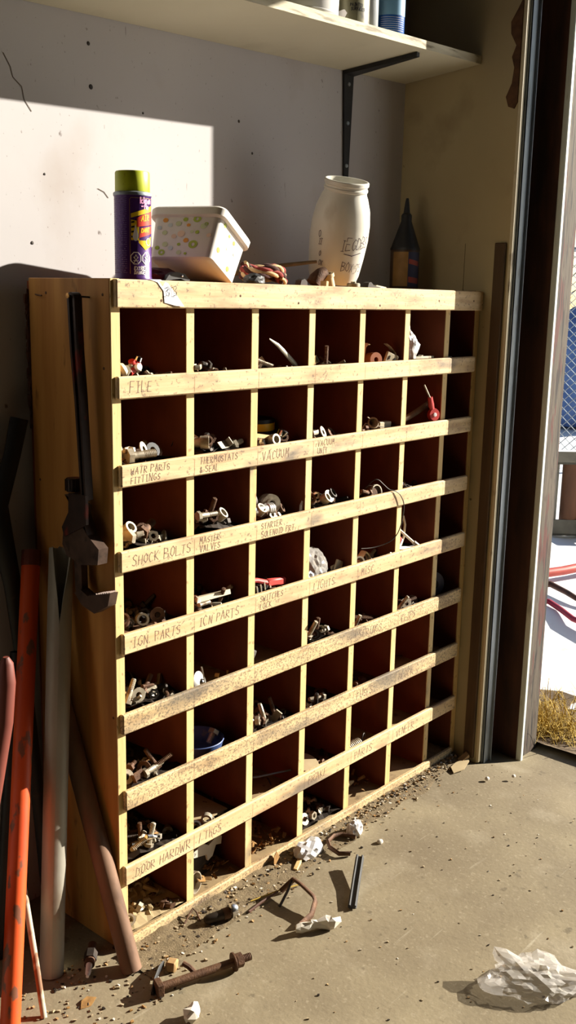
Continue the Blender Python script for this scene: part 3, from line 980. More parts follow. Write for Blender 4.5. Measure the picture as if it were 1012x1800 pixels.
def jf(x, z):
    r = JR(z)
    th = math.radians(-128) + x / r
    return tuple(MJ @ Vector((r * math.cos(th), r * math.sin(th), z)))


for tx, x0, z, h in (('IEGDBS', -.008, .084, .026), ('BOX 75', -.002, .040, .019), ('O', -.066, .105, .014), ('II', -.063, .09, .012), ('O', -.058, .065, .013), ('OX', -.056, .045, .012)):
    ls, L = strokes(tx, h, .08, .12, -.05 if z < .06 else .08, seed=len(tx) + int(z * 1000))
    ribbons(b, [[(p[0] * .8 + x0, p[1] + z) for p in pl] for pl in ls], .0012, jf)
ribbons(b, [[(.0, .078), (.02, .074), (.045, .08)]], .0016, jf)
b.build('scribbled_lettering', mat('marker_ink', (66, 44, 58), None), jug)['kind'] = 'stuff'

# glue bottle
M_gb = mat('dark_amber_bottle', (50, 36, 26), (70, 50, 34), (20, 20, 20), 4, (), .4)
gb = thing('glue_bottle', 'dark bottle with black cone spout in the shade on cabinet top', 'bottle', (1.09, .175, TOPZ))
b = MB(); b.lathe([(0, 0), (.034, 0), (.037, .004), (.037, .098), (.034, .104), (0, .106)], 28, R('Z', 0)); b.build('bottle_body', M_gb, gb, 40)
b = MB(); b.lathe([(.0378, .100), (.0382, .104), (.036, .108), (.016, .165), (.0135, .172), (.0135, .186), (.011, .190), (.0085, .192), (.0055, .215), (.0035, .228), (0, .229)], 28); b.build('cone_spout', M_black, gb, 40)
G = cylfn(.0374, -150)
for nm_, m, poly in (('amber_label', mat('amber_label', (120, 88, 40), (140, 104, 52), (30, 30, 30), 3, (), .6), [(-.03, .01), (0.012, .01), (.012, .095), (-.03, .095)]),
                     ('dark_label', mat('dark_blue_label', (40, 40, 64), None, rough=.6), [(.012, .008), (.05, .008), (.05, .095), (.012, .095)]),):
    b = MB(); patch(b, poly, G); b.build(nm_, m, gb)
b = MB(); G2 = cylfn(.0377, -150)
patch(b, [(.014, .066), (.046, .060), (.046, .072), (.014, .078)], G2); patch(b, [(.014, .020), (.046, .016), (.046, .030), (.014, .034)], G2)
b.build('red_label_bands', mat('dull_red_print', (140, 58, 44), None, rough=.6), gb)['kind'] = 'stuff'

# fittings on the top
t = thing('elbow_fitting', 'brown pipe elbow with a beige end standing on cabinet top', 'elbow', (.622, .062, TOPZ))
b = MB()
b.tube([(-.028, .004, .006), (-.022, .002, .016), (-.010, 0, .026), (.002, -.002, .030)], [.016, .0155, .014, .013], 14)
b.build('elbow_bend', M_rust, t, 50)
b = MB(); b.lathe([(.009, 0), (.0125, 0), (.0125, .022), (.015, .022), (.015, .030), (.009, .030)], 16, frame((.018, -.004, 0), (-.35, .0, 1))); b.build('threaded_end', mat('beige_fitting', (186, 164, 122), (202, 180, 140), (40, 40, 40), 3, (), .6), t, 40)
t = thing('round_disc', 'flat beige round knob lying on cabinet top before the jug', 'knob', (.695, .035, TOPZ))
b = MB(); b.lathe([(0, 0), (.013, 0), (.015, .002), (.015, .008), (.013, .010), (0, .010)], 18); b.build('disc', M_dull, t, 40)
b = MB(); b.lathe([(0, .010), (.006, .010), (.006, .013), (0, .013)], 12); b.build('hub', M_dull, t, 40)
for nm_, lb, ct, x, y, pts, m in (
        ('wood_chip', 'small pale wood chip standing near the elbow fitting', 'chip', .588, .030, [(-.004, 0), (.003, 0), (.004, .011), (-.003, .012)], M_edge),
        ('dark_fitting', 'small dark fitting beside the rope end', 'fitting', .535, .050, [(-.012, 0), (.012, 0), (.010, .010), (.002, .015), (-.008, .012)], M_dark),
        ('metal_bracket', 'small dark metal bracket on cabinet top right of the knob', 'bracket', .775, .045, [(-.024, 0), (.022, 0), (.026, .003), (.0, .006), (-.012, .014), (-.02, .012)], M_dark),
        ('flat_scrap', 'thin dark metal scrap beyond the small bracket', 'scrap', .815, .060, [(-.02, 0), (.03, 0), (.028, .004), (-.01, .008)], M_dull)):
    b = MB(); b.prism(pts, -.008, .008, R('X', 90)); o = b.build(nm_, m, None, None, (x, y, TOPZ)); tag(o, lb, ct)

# ------------------------------------------------------------------ cans on the wall shelf
def shelf_can(name, label, cat, x, y, prof, m, parts):
    t = thing(name, label, cat, (x, y, zshelf(x, y) + .0005))
    b = MB(); b.lathe(prof, 36); b.build('can_body', m, t, 40)
    for nm_, pf, mm in parts:
        b = MB(); b.lathe(pf, 36); b.build(nm_, mm, t, 40)
    return t


M_bucket = mat('white_bucket_plastic', (214, 212, 208), (222, 220, 216), (10, 10, 10), 2, (), .4)
shelf_can('white_bucket', 'white plastic bucket on the high shelf', 'bucket', .610, .128, [(0, 0), (.072, 0), (.075, .004), (.080, .17), (0, .17)], M_bucket, [('bucket_rim', [(.080, .155), (.085, .156), (.085, .176), (.078, .178), (0, .178)], M_bucket), ('base_band', [(.0755, .010), (.0763, .011), (.0765, .013), (.0757, .014)], M_bucket)])
M_tin = mat('olive_grey_tin', (104, 100, 78), (120, 116, 92), (10, 10, 10), 3, [((44, 36, 50), (16, 16, 16), .5, .6, .8)], .4, .3)
tin = shelf_can('paint_tin', 'dark olive tin with black print on the high shelf', 'tin', .745, .108, [(0, 0), (.043, 0), (.044, .003), (.0425, .005), (.0425, .150), (0, .150)], M_tin, [('tin_rim', [(.0425, .146), (.0445, .147), (.0445, .152), (.040, .153), (.038, .149), (0, .149)], M_galv)])
b = MB()
Gt = cylfn(.0428, -128)
for tx, z, x0 in (('PAINTED', .040, -.010), ('SURFACES', .032, -.008)):
    ls, L = strokes(tx, .006, .02, .2, .03, seed=3)
    ribbons(b, [[(p[0] + x0, p[1] + z) for p in pl] for pl in ls], .0012, Gt)
patch(b, [(-.045, .004), (-.020, .004), (-.026, .016), (-.036, .030), (-.045, .030)], Gt)
b.build('black_print', M_blk, tin)['kind'] = 'stuff'
b = MB(); patch(b, [(-.040, .018), (-.024, .012), (-.016, .026), (-.022, .034), (-.040, .030)], cylfn(.0431, -128)); b.build('torn_label', M_white, tin)
M_clear = mat('clear_plastic', (200, 204, 208), (214, 216, 220), (30, 30, 30), 3, (), .12, trans=.35)
shelf_can('clear_bottle', 'narrow clear plastic bottle between the olive tin and the blue can', 'bottle', .822, .118, [(0, 0), (.022, 0), (.024, .004), (.024, .11), (.012, .13), (.012, .145), (0, .145)], M_clear, [('bottle_cap', [(.013, .143), (.014, .144), (.014, .158), (.012, .160), (0, .160)], M_white)])
M_blue = mat('blue_can_print', (34, 84, 160), (44, 100, 176), (8, 8, 14), 3, (), .35, .1)
bc = shelf_can('blue_can', 'bright blue labelled can at the lit end of the high shelf', 'can', .893, .110, [(0, 0), (.034, 0), (.036, .004), (.036, .155), (.03, .165), (0, .166)], M_blue, [('base_rim', [(.0362, .0), (.037, .001), (.037, .012), (.0362, .013)], mat('pale_blue_rim', (120, 140, 176), None, rough=.4)), ('can_lid', [(.030, .163), (.031, .165), (.031, .18), (0, .182)], M_white)])
b = MB(); Gb = cylfn(.0364, -128)
patch(b, [(-.04, .050), (.04, .050), (.04, .11), (-.04, .11)], Gb); b.build('pale_label', mat('pale_blue_print', (120, 166, 200), None, rough=.4), bc)
b = MB()
for q in range(7):
    ribbons(b, [[(-.03 + i * .006, .018 + q * .0045) for i in range(11)]], .0007, Gb)
b.build('fine_lines', M_white, bc)['kind'] = 'stuff'
# ------------------------------------------------------------------ outdoors, through the door
M_dry = mat('dry_grass_straw', (150, 122, 44), (190, 160, 70), (40, 40, 10), 3, (), .9)
M_dirt = mat('dark_garden_dirt', (84, 68, 50), (112, 94, 70), (20, 20, 20), 6, (), .95, bump=.8, bscale=(60, 60, 60))
M_rustpipe = mat('rusty_roller', (82, 54, 38), (112, 76, 52), (16, 16, 4), 5, (), .8)
M_channel = mat('grey_channel_steel', (90, 88, 80), (112, 110, 100), (14, 14, 14), 3, (), .6, .2)
M_redpaint = mat('red_painted_steel', (150, 50, 44), (172, 66, 54), (14, 14, 14), 3, (), .5)

g = MB()
for i in range(9):
    for j in range(13):
        x, y = 1.454 + i * .055, -.70 + j * .08
        g.v.append((x, y, -.034 + .022 * noise.noise(Vector((x * 6, y * 6, 1))) + (.012 if i == 0 else 0)))
for i in range(8):
    for j in range(12):
        p = i * 13 + j
        g.f.append((p, p + 13, p + 14, p + 1)); g.mi.append(0)
tag(g.build('dirt_patch', M_dirt, None, 60), 'dark loose dirt at the foot of the door post', 'dirt', kind='stuff')
g = MB()
for i in range(950):
    x, y = 1.52 + abs(rnd.gauss(0, .14)), -.02 + rnd.gauss(0, .11)
    if i < 60:
        x, y = 1.48 + rnd.random() * .1, -.17 + rnd.random() * .12
    L = rnd.uniform(.05, .17) * (1.15 if x > 1.5 else .8)
    an = rnd.uniform(0, 6.28)
    lean = rnd.uniform(.4, 1.5)
    p = Vector((x, y, -.032))
    pts = [p]
    dz = 1.0
    for k in range(4):
        dz -= lean * .42
        p = p + Vector((math.cos(an) * lean * .45, math.sin(an) * lean * .45, dz)) * L * .3
        p.z = max(p.z, -.01)
        pts.append(p)
    w = rnd.uniform(.0009, .002)
    sd_ = Vector((-math.sin(an), math.cos(an), 0))
    vs_ = []
    for k, q in enumerate(pts):
        vs_ += [q - sd_ * w * (1 - k / 5), q + sd_ * w * (1 - k / 5)]
    g.add(vs_, [(2 * k, 2 * k + 1, 2 * k + 3, 2 * k + 2) for k in range(4)])
tag(g.build('dry_grass', M_dry), 'tuft of dry yellow grass outside at the post foot', 'grass', kind='stuff')

# roller frame standing on the snow
fr = thing('roller_frame', 'low grey steel frame holding two rusty rollers on the snow', 'frame', (4.06, 1.05, -.02), rot=(0, 0, math.radians(-48)))
for z0_, z1_, d_ in ((0, .09, .05), (.40, .47, .05)):
    b = MB(); b.box(-.10, .22, -d_, -d_ + .012, z0_, z1_); b.box(-.10, .22, -d_, d_, z0_, z0_ + .012); b.box(.05, .065, -d_ - .14, -d_, z0_ + .012, z1_ - .012); b.build('channel', M_channel, fr)
for x in (-.005, .115):
    b = MB(); b.lathe([(0, .012), (.05, .012), (.05, .40), (0, .40)], 16, T(x, 0, 0)); b.build('roller', M_rustpipe, fr, 40)
b = MB(); b.box(-.10, -.085, -.04, .04, .09, .40); b.build('frame_upright', M_channel, fr)
pts = [(3.05, .72), (3.2, .66), (3.36, .62), (3.6, .56)]
t = thing('red_pole', 'faded red pole lying on the snow outside', 'pole', (3.05, .72, -.02))
b = MB(); b.tube([(x - 3.05, y - .72, .03 - .0 * i) for i, (x, y) in enumerate(pts)], .022, 10); b.build('shaft', M_redpaint, t, 50)
t = thing('dark_branch', 'dark curved branch lying across the snow outside', 'branch', (3.0, .62, -.02))
b = MB(); b.tube([(-.08, .09, .012), (0, 0, .014), (-.08, -.12, .016), (-.13, -.19, .014), (-.2, -.4, .012)], [.014, .015, .013, .012, .01], 8); b.build('wood', M_darkboard, t, 50)
t = thing('red_hose', 'crimson hose curving over the snow nearest the door post', 'hose', (2.75, .50, -.02))
b = MB(); b.tube([(-.02, .08, .012), (0, 0, .012), (-.07, -.09, .012), (-.15, -.18, .012), (-.25, -.42, .012)], .012, 10); b.build('hose_tube', mat('crimson_hose', (150, 24, 50), None, rough=.5), t, 50)
g = MB()
for i in range(26):
    for j in range(26):
        x, y = 1.80 + i * .3, -3 + j * .3
        g.v.append((x, y, -.045 + .05 * abs(noise.noise(Vector((x * 1.7, y * 1.7, 4)))) + .02 * noise.noise(Vector((x * 7, y * 7, 4)))))
for i in range(25):
    for j in range(25):
        p = i * 26 + j
        g.f.append((p, p + 26, p + 27, p + 1)); g.mi.append(0)
tag(g.build('snow_cover', M_snow, None, 60), 'lumpy trampled snow covering the yard outside the door', 'snow', kind='stuff')

fc = thing('chain_link_fence', 'grey chain link fence across the yard beyond the snow', 'fence', (7.0, 2.4, -.02))
b = MB()
P0, PD = Vector((.55, -1.1, 0)), Vector((-1.1, 2.2, 0))
W_, H_ = PD.length, 1.7
step = .075
n = int((W_ + H_) / step)
for s in (1, -1):
    for i in range(n):
        u0 = i * step - (H_ if s > 0 else 0)
        a, c = (u0, 0.02), (u0 + s * H_, H_)
        # clip to the panel
        pts = []
        for (u, v) in (a, c):
            uu = min(max(u, 0), W_)
            vv = v + (uu - u) * s
            pts.append(P0 + PD * (uu / W_) + Vector((.004 * s, .002 * s, min(max(vv, 0.02), H_))))
        if (pts[0] - pts[1]).length > .05:
            b.tube(pts, .0035, 4, False)
o = b.build('wire_mesh', M_galv, fc)
o['kind'] = 'stuff'
b = MB(); b.tube([P0 + Vector((0, 0, H_)), P0 + PD + Vector((0, 0, H_))], .02, 8); b.build('top_tube', M_galv, fc)
for q in (0, 1):
    b = MB(); b.tube([P0 + PD * q, P0 + PD * q + Vector((0, 0, H_ + .05))], .03, 10); b.build('post', M_galv, fc)
b = MB()
rb = random.Random(12)
for i in range(150):
    an, ln = rb.uniform(0, 6.28), rb.uniform(.5, 1.5)
    sp = rb.uniform(.1, .75)
    p = Vector((rb.gauss(0, .12), rb.gauss(0, .12), 0))
    pts = [p]
    for k in range(4):
        p = p + Vector((math.cos(an) * sp + rb.gauss(0, .25), math.sin(an) * sp + rb.gauss(0, .25), 1.0 - .1 * k)) * ln * .3
        pts.append(p)
        if k > 0:
            q = p + Vector((rb.gauss(0, .2), rb.gauss(0, .2), rb.uniform(.05, .3)))
            b.tube([p, (p + q) / 2 + Vector((rb.gauss(0, .02), 0, 0)), q], [.006, .004, .002], 4, False)
    b.tube(pts, [.014, .011, .009, .006, .003], 5, False)
t = thing('bush', 'dark leafless bush behind the chain link fence', 'bush', (10.2, 4.5, -.02))
b.build('branches', mat('dark_bush', (40, 46, 60), (84, 90, 104), (8, 8, 8), 5, (), .9), t, 60)['kind'] = 'stuff'
tag(crumple('tarp_heap', mat('blue_tarp', (70, 96, 150), (100, 128, 180), (5, 5, 5), 4, (), .6), (9.0, 3.2, 0), (.55, .55, .75), .18, 1.6, 5, 4, smooth=40), 'blue tarpaulin heap beyond the chain link fence', 'tarp')

# ------------------------------------------------------------------ torn patch, pencilled panel and cracks on the walls
b = MB()
pts = [(-.058, 1.955), (-.058, 1.72), (-.05, 1.706), (-.034, 1.712), (-.026, 1.735), (-.040, 1.765), (-.044, 1.80), (-.036, 1.825), (-.046, 1.85), (-.030, 1.878), (-.028, 1.905), (-.044, 1.93)]
b.prism(pts, XR - .0035, XR - .0002, YZ)
o = b.build('trim_7', mat('torn_brown_patch', (74, 50, 34), (104, 72, 48), (40, 40, 40), 5, (), .9, bump=.5)); o['kind'] = 'structure'
b = MB()
b.box(XR - .0032, XR - .0001, -.038, .064, .004, 1.392); b.box(XR - .0028, XR - .0001, .0655, .236, .004, 1.390)
o = b.build('trim_6', M_wallr); o['kind'] = 'structure'
M_crack = mat('crack_line', (96, 84, 74), None, rough=.9)
for pts in ([(-.02, 1.655), (-.006, 1.634), (-.002, 1.618), (.016, 1.605), (.02, 1.584), (.035, 1.566)], [(.183, 1.445), (.198, 1.440), (.208, 1.430)], [(.26, 1.458), (.277, 1.454)]):
    b = MB(); ribbons(b, [pts], .0016, lambda x, y: (x, YW - .0006, y)); b.build('crack', M_crack, bpy.data.objects['wall_back'])
for x, z, r in ((.167, 1.705, .004), (.171, 1.629, .005), (.576, 1.622, .0035), (.028, 1.335, .0035), (.06, 1.46, .0025), (.30, 1.60, .0025), (.62, 1.56, .003)):
    b = MB(); b.lathe([(0, .0012), (r * .7, .001), (r, 0)], 10, T(x, YW, z) @ R('X', 90)); b.build('nail_head', M_dark, bpy.data.objects['wall_back'])

# ------------------------------------------------------------------ hardware prototypes (z is the long axis)
def hexpts(r, n=6):
    return [(r * math.cos(i * 2 * math.pi / n), r * math.sin(i * 2 * math.pi / n)) for i in range(n)]


def bolt_geo(mb, L, r, M=None, hd=1.9, seg=8, threads=False):
    M = M or Matrix.Identity(4)
    mb.prism(hexpts(r * hd), 0, r * 1.3, M)
    prof = [(r, r * 1.2), (r, L * .55)]
    if threads:
        z = L * .55
        while z < L - .002:
            prof += [(r * .86, z + .0011), (r, z + .0022)]
            z += .0026
    prof += [(r * .95, L - r * .3), (r * .7, L), (0, L)]
    mb.lathe(prof, seg, M)


def nut_geo(mb, r, h, M=None):
    M = M or Matrix.Identity(4)
    o = hexpts(r)
    i = hexpts(r * .52)
    v = [M @ Vector((x, y, z)) for z in (0, h) for q in (o, i) for x, y in q]
    f = []
    for k in range(6):
        k2 = (k + 1) % 6
        f += [(k, k2, 12 + k2, 12 + k), (6 + k2, 6 + k, 18 + k, 18 + k2), (k2, k, 6 + k, 6 + k2), (12 + k, 12 + k2, 18 + k2, 18 + k)]
    mb.add(v, f)


def ring_geo(mb, ro, ri, h, M=None, seg=14):
    mb.lathe([(ri, 0), (ro, 0), (ro, h), (ri, h), (ri, 0)], seg, M)


PROTO = {}


def proto(key, name, cat, label, m, fn, smooth=40):
    mb = MB()
    fn(mb)
    me = mb.build(name, m, None, smooth)
    C.objects.unlink(me)
    PROTO[key] = (me, name, cat, label)


mats4 = (('rusty', M_rust), ('dull grey', M_dull), ('dark greasy', M_dark), ('bright', M_chrome))
for w_, m in mats4:
    proto(('bolt', w_), 'hex_bolt', 'bolt', w_ + ' hex bolt', m, lambda b: bolt_geo(b, .048, .0052, threads=True))
    proto(('short', w_), 'short_bolt', 'bolt', 'short ' + w_ + ' bolt', m, lambda b: bolt_geo(b, .026, .0048, threads=True))
    proto(('big', w_), 'large_bolt', 'bolt', 'large ' + w_ + ' bolt', m, lambda b: bolt_geo(b, .060, .0078, seg=10, threads=True))
    proto(('nut', w_), 'hex_nut', 'nut', w_ + ' hex nut', m, lambda b: nut_geo(b, .0105, .009))
    proto(('washer', w_), 'flat_washer', 'washer', w_ + ' flat washer', m, lambda b: ring_geo(b, .0145, .006, .002))
    proto(('ring', w_), 'metal_bushing', 'bushing', w_ + ' metal bushing', m, lambda b: ring_geo(b, .012, .008, .016))
    proto(('stud', w_), 'threaded_stud', 'stud', w_ + ' threaded stud', m, lambda b: b.lathe([(0, 0), (.0046, .001)] + [q for i in range(12) for q in ((.0046, .002 + i * .003), (.0039, .0035 + i * .003))] + [(.0046, .039), (0, .040)], 8))
    proto(('socket', w_), 'socket_cup', 'socket', w_ + ' round socket', m, lambda b: b.lathe([(0, .001), (.0095, 0), (.0095, .012), (.0125, .014), (.0125, .030), (.009, .030), (.009, .018), (0, .018)], 14))
    proto(('clip', w_), 'spring_clip', 'clip', w_ + ' bent spring clip', m, lambda b: b.tube([(0, 0, 0), (.006, 0, .006), (.006, 0, .018), (0, 0, .024), (-.008, 0, .020), (-.010, 0, .008), (-.004, 0, -.004)], .0045, 6, flat=.22, hint=(0, 1, 0)))
    proto(('plate', w_), 'bent_plate', 'plate', w_ + ' bent metal plate', m, lambda b: (b.box(-.014, .014, -.008, .008, 0, .0018), b.box(.0122, .014, -.008, .008, 0, .013)))

ROW = ['top', 'second', 'third', 'fourth', 'fifth', 'sixth', 'seventh', 'bottom']
COL = ['leftmost', 'second', 'third', 'fourth', 'fifth', 'sixth', 'rightmost']


def bin_box(r, c):
    xl = DX[c - 1] + .0095 if c else .015
    xr = DX[c] - .0095 if c < 6 else 1.178
    return xl, xr, (ZL[r] - .030 if r < 7 else .012)


def where(r, c):
    return 'the %s bin of the %s row' % (COL[c], ROW[r])


def heap(r, c, h, n, pal, word, size=1.0, back=.8):
    """mass of small loose hardware that covers the bin's floor"""
    rr = random.Random(r * 17 + c)
    xl, xr, zf = bin_box(r, c)
    W = xr - xl
    nz = Vector((r * 3.1, c * 2.3, 0))

    def H(x, y):
        u = (x - xl) / W
        v = (y - .016) / .22
        return max(.002, h * (1.05 - .35 * u) * (1 - (1 - back) * v) * (.8 + .45 * noise.noise(Vector((x * 30, y * 30, 0)) + nz)))
    b = MB()
    N = 9
    for i in range(N + 1):
        for j in range(N + 1):
            x, y = xl + .001 + (W - .002) * i / N, .0145 + .225 * j / N
            b.v.append((x, y, zf + H(x, y) * .72))
    for i in range(N):
        for j in range(N):
            p = i * (N + 1) + j
            b.f.append((p, p + N + 1, p + N + 2, p + 1)); b.mi.append(0)
    for q in range(n):
        b.cur = rr.randrange(len(pal))
        x, y = rr.uniform(xl + .016, xr - .016), .03 + .19 * rr.random() ** 1.3
        s = rr.uniform(.7, 1.25) * size
        d = Vector((rr.gauss(0, 1), rr.gauss(0, 1), rr.gauss(0, .45)))
        k = rr.random()
        Mx = frame((x, y, zf + H(x, y) * .78), d)
        if k < .5:
            bolt_geo(b, rr.uniform(.014, .026) * s, rr.uniform(.0028, .0042) * s, Mx, seg=6)
        elif k < .72:
            nut_geo(b, .0075 * s, .006 * s, Mx)
        elif k < .88:
            ring_geo(b, .009 * s, .004 * s, .0018, Mx, 10)
        else:
            b.box(-.009 * s, .009 * s, -.004 * s, .004 * s, 0, .0025, Mx)
    b.v = [(min(max(x, xl + .0006), xr - .0006), min(max(y, .0142), .2424), max(z, zf + .0003)) for x, y, z in b.v]
    o = b.build('loose_hardware', pal)
    tag(o, 'heap of %s in %s' % (word, where(r, c)), 'hardware heap', kind='stuff')
    return H


def put(key, r, c, x, y, z, d, spin=0.0):
    me, name, cat, label = PROTO[key]
    o = me.copy()
    C.objects.link(o)
    o.name = name
    o.matrix_world = frame((x, y, z), d) @ R('Z', spin)
    tag(o, '%s on the heap in %s' % (label, where(r, c)), cat, '%s in %s' % (label + 's', where(r, c)))
    return o


P_mix = [M_dark, M_rust, M_dull]
P_rust = [M_rust, M_dark]
P_pale = [mat('pale_grit', (150, 132, 98), (176, 156, 118), (40, 40, 40), 3, (), .9), M_dull, M_rust]
HEAPS = {   # (row, column): (height, pieces, palette, words, [individual pieces])
    (0, 0): (.034, 26, P_mix, 'small dark hardware', [('nut', 'dull grey'), ('short', 'dull grey'), ('short', 'rusty')]),
    (0, 1): (.030, 24, P_mix, 'small dark hardware', [('clip', 'dull grey'), ('short', 'dark greasy'), ('plate', 'rusty')]),
    (0, 2): (.030, 24, P_mix, 'bent clips and dark hardware', [('clip', 'dull grey'), ('stud', 'dull grey'), ('plate', 'dull grey')]),
    (0, 3): (.027, 22, P_mix, 'small dark hardware', [('plate', 'bright'), ('stud', 'rusty')]),
    (0, 4): (.018, 16, P_mix, 'small dark hardware', []),
    (0, 6): (.020, 14, P_mix, 'small dark hardware', []),
    (1, 0): (.040, 30, P_mix, 'worn washers and bolts', [('big', 'dull grey'), ('washer', 'dull grey'), ('clip', 'dull grey'), ('washer', 'rusty'), ('short', 'dull grey'), ('ring', 'dull grey'), ('clip', 'rusty')]),
    (1, 1): (.040, 26, P_mix, 'sockets and small hardware', [('socket', 'dull grey'), ('socket', 'bright'), ('nut', 'dull grey'), ('plate', 'dull grey'), ('ring', 'rusty'), ('socket', 'dark greasy')]),
    (1, 2): (.020, 16, P_mix, 'small dark hardware', [('nut', 'bright'), ('ring', 'dull grey')]),
    (1, 3): (.024, 18, P_mix, 'small dark hardware', [('clip', 'dull grey'), ('washer', 'dull grey')]),
    (1, 4): (.022, 14, P_mix, 'small dark hardware', [('clip', 'dull grey'), ('socket', 'dull grey')]),
    (2, 0): (.042, 26, P_mix, 'greasy shock bolts', [('big', 'dull grey'), ('big', 'rusty'), ('ring', 'dull grey'), ('nut', 'dull grey'), ('clip', 'dull grey'), ('nut', 'bright'), ('bolt', 'rusty')]),
    (2, 1): (.046, 30, P_mix, 'dark valve hardware', [('bolt', 'dull grey'), ('nut', 'rusty'), ('clip', 'dull grey'), ('ring', 'dull grey'), ('nut', 'dull grey'), ('clip', 'rusty')]),
    (2, 2): (.026, 18, P_mix, 'small dark hardware', [('ring', 'dull grey'), ('nut', 'dull grey')]),
    (2, 3): (.036, 24, P_mix, 'rings and dark hardware', [('ring', 'rusty'), ('ring', 'dull grey'), ('nut', 'rusty'), ('washer', 'dull grey')]),
    (2, 4): (.022, 16, P_mix, 'small dark hardware', [('clip', 'dull grey'), ('bolt', 'rusty')]),
    (2, 5): (.026, 14, P_mix, 'small dark hardware', [('socket', 'bright')]),
    (3, 0): (.034, 24, P_rust, 'dark rusty hardware', [('ring', 'rusty'), ('ring', 'dull grey'), ('nut', 'bright'), ('washer', 'rusty')]),
    (3, 1): (.032, 24, P_mix, 'small dark hardware', [('clip', 'dull grey'), ('stud', 'dull grey'), ('washer', 'dull grey')]),
    (3, 2): (.020, 18, P_mix, 'small dark hardware', [('clip', 'dark greasy'), ('plate', 'dull grey')]),
    (3, 3): (.020, 14, P_mix, 'small dark hardware', [('nut', 'bright')]),
    (3, 4): (.018, 14, P_mix, 'small dark hardware', [('ring', 'dull grey')]),
    (3, 5): (.014, 12, P_mix, 'small dark hardware', []),
    (3, 6): (.016, 10, P_mix, 'small dark hardware', []),
    (4, 0): (.042, 28, P_mix, 'dark rusty bolts', [('bolt', 'dull grey'), ('stud', 'dull grey'), ('socket', 'bright'), ('nut', 'bright'), ('washer', 'dull grey'), ('stud', 'rusty')]),
    (4, 3): (.036, 30, P_mix, 'mixed rusty hardware', [('bolt', 'dull grey'), ('clip', 'dull grey'), ('nut', 'bright'), ('short', 'dull grey'), ('ring', 'dark greasy')]),
    (4, 4): (.016, 14, P_rust, 'dark rusty hardware', [('stud', 'dull grey')]),
    (4, 5): (.026, 22, P_mix, 'small dark hardware', [('bolt', 'dull grey'), ('washer', 'dull grey'), ('clip', 'rusty')]),
    (5, 0): (.036, 26, P_mix, 'washers and dark bolts', [('washer', 'dull grey'), ('bolt', 'dull grey'), ('short', 'rusty'), ('stud', 'rusty'), ('plate', 'rusty')]),
    (5, 2): (.036, 30, P_mix, 'mixed rusty hardware', [('nut', 'dull grey'), ('bolt', 'dull grey'), ('washer', 'dull grey'), ('plate', 'dull grey'), ('short', 'rusty')]),
    (5, 3): (.020, 20, P_mix, 'small dark hardware', [('clip', 'dull grey'), ('bolt', 'dark greasy')]),
    (5, 4): (.008, 12, P_rust, 'dark rusty scraps', []),
    (6, 0): (.044, 30, P_mix, 'rusty door hardware', [('stud', 'dull grey'), ('bolt', 'dull grey'), ('stud', 'rusty'), ('bolt', 'rusty'), ('clip', 'dull grey')]),
    (6, 1): (.010, 14, P_mix, 'small dark scraps', [('ring', 'dark greasy')]),
    (6, 3): (.014, 14, P_rust, 'dark rusty scraps', []),
    (7, 0): (.022, 60, P_pale, 'pale grit and chips', [('ring', 'dull grey')]),
    (7, 3): (.026, 40, P_mix, 'dark rusty hardware', [('washer', 'dull grey'), ('nut', 'dull grey')]),
}
WORDS4 = ['dull grey', 'rusty', 'bright', 'dark greasy']
SPOT = [(.022, .028), (.060, .028), (.034, .046), (.088, .026), (.045, .027), (.016, .045), (.074, .036), (.112, .024)]
for (r, c), (h, n, pal, word, its) in HEAPS.items():
    rr = random.Random(r * 101 + c * 7)
    if 0 < r < 7 and h > .03:
        h += .006
    H = heap(r, c, h + (.012 if r < 3 else .004 if h > .02 else 0), n + 14, pal, word, 1.3)
    xl, xr, zf = bin_box(r, c)
    used = set()
    for i, key in enumerate(its):
        sx, sy = SPOT[i % 8]
        reps = 2 if key[0] in ('bolt', 'nut', 'washer', 'short', 'stud', 'ring') and r in (1, 2, 3, 4, 5, 6) and i < 3 else 1
        for q in range(reps):
            while key in used:
                key = (key[0], WORDS4[(WORDS4.index(key[1]) + 1) % 4])
                if (key[0], 'done') in used:
                    break
                if all((key[0], w) in used for w in WORDS4):
                    break
            if key in used:
                continue
            used.add(key)
            x, y = xl + sx + q * .045 + rr.uniform(-.006, .006), sy + q * .012 + rr.uniform(-.004, .006)
            x = min(x, xr - .02)
            up = key[0] in ('stud', 'bolt') and rr.random() < .5
            d = Vector((rr.gauss(0, .5), rr.gauss(0, .3) - .1, 1.0 if up else rr.gauss(.12, .12))) if up else Vector((rr.choice((-1, 1)) * rr.uniform(.5, 1), rr.gauss(0, .5), rr.uniform(-.05, .3)))
            if key[0] in ('washer', 'nut', 'ring', 'plate'):
                d = Vector((rr.gauss(0, .5) - .3, -.8, rr.uniform(.1, .9)))
            if not up and key[0] in ('bolt', 'big', 'short', 'stud'):
                L = {'bolt': .048, 'big': .06, 'short': .026, 'stud': .04}[key[0]]
                d.y = max(-.15, min(.3, d.y))
                if d.x < 0 and x + d.normalized().x * L < xl + .008:
                    d.x = -d.x
                if d.x > 0 and x + d.normalized().x * L > xr - .008:
                    d.x = -d.x
            put(key, r, c, x, max(y, .026), zf + max(H(x, y) * .80, .004) + (.011 if not up else .003), d, rr.uniform(0, 360))
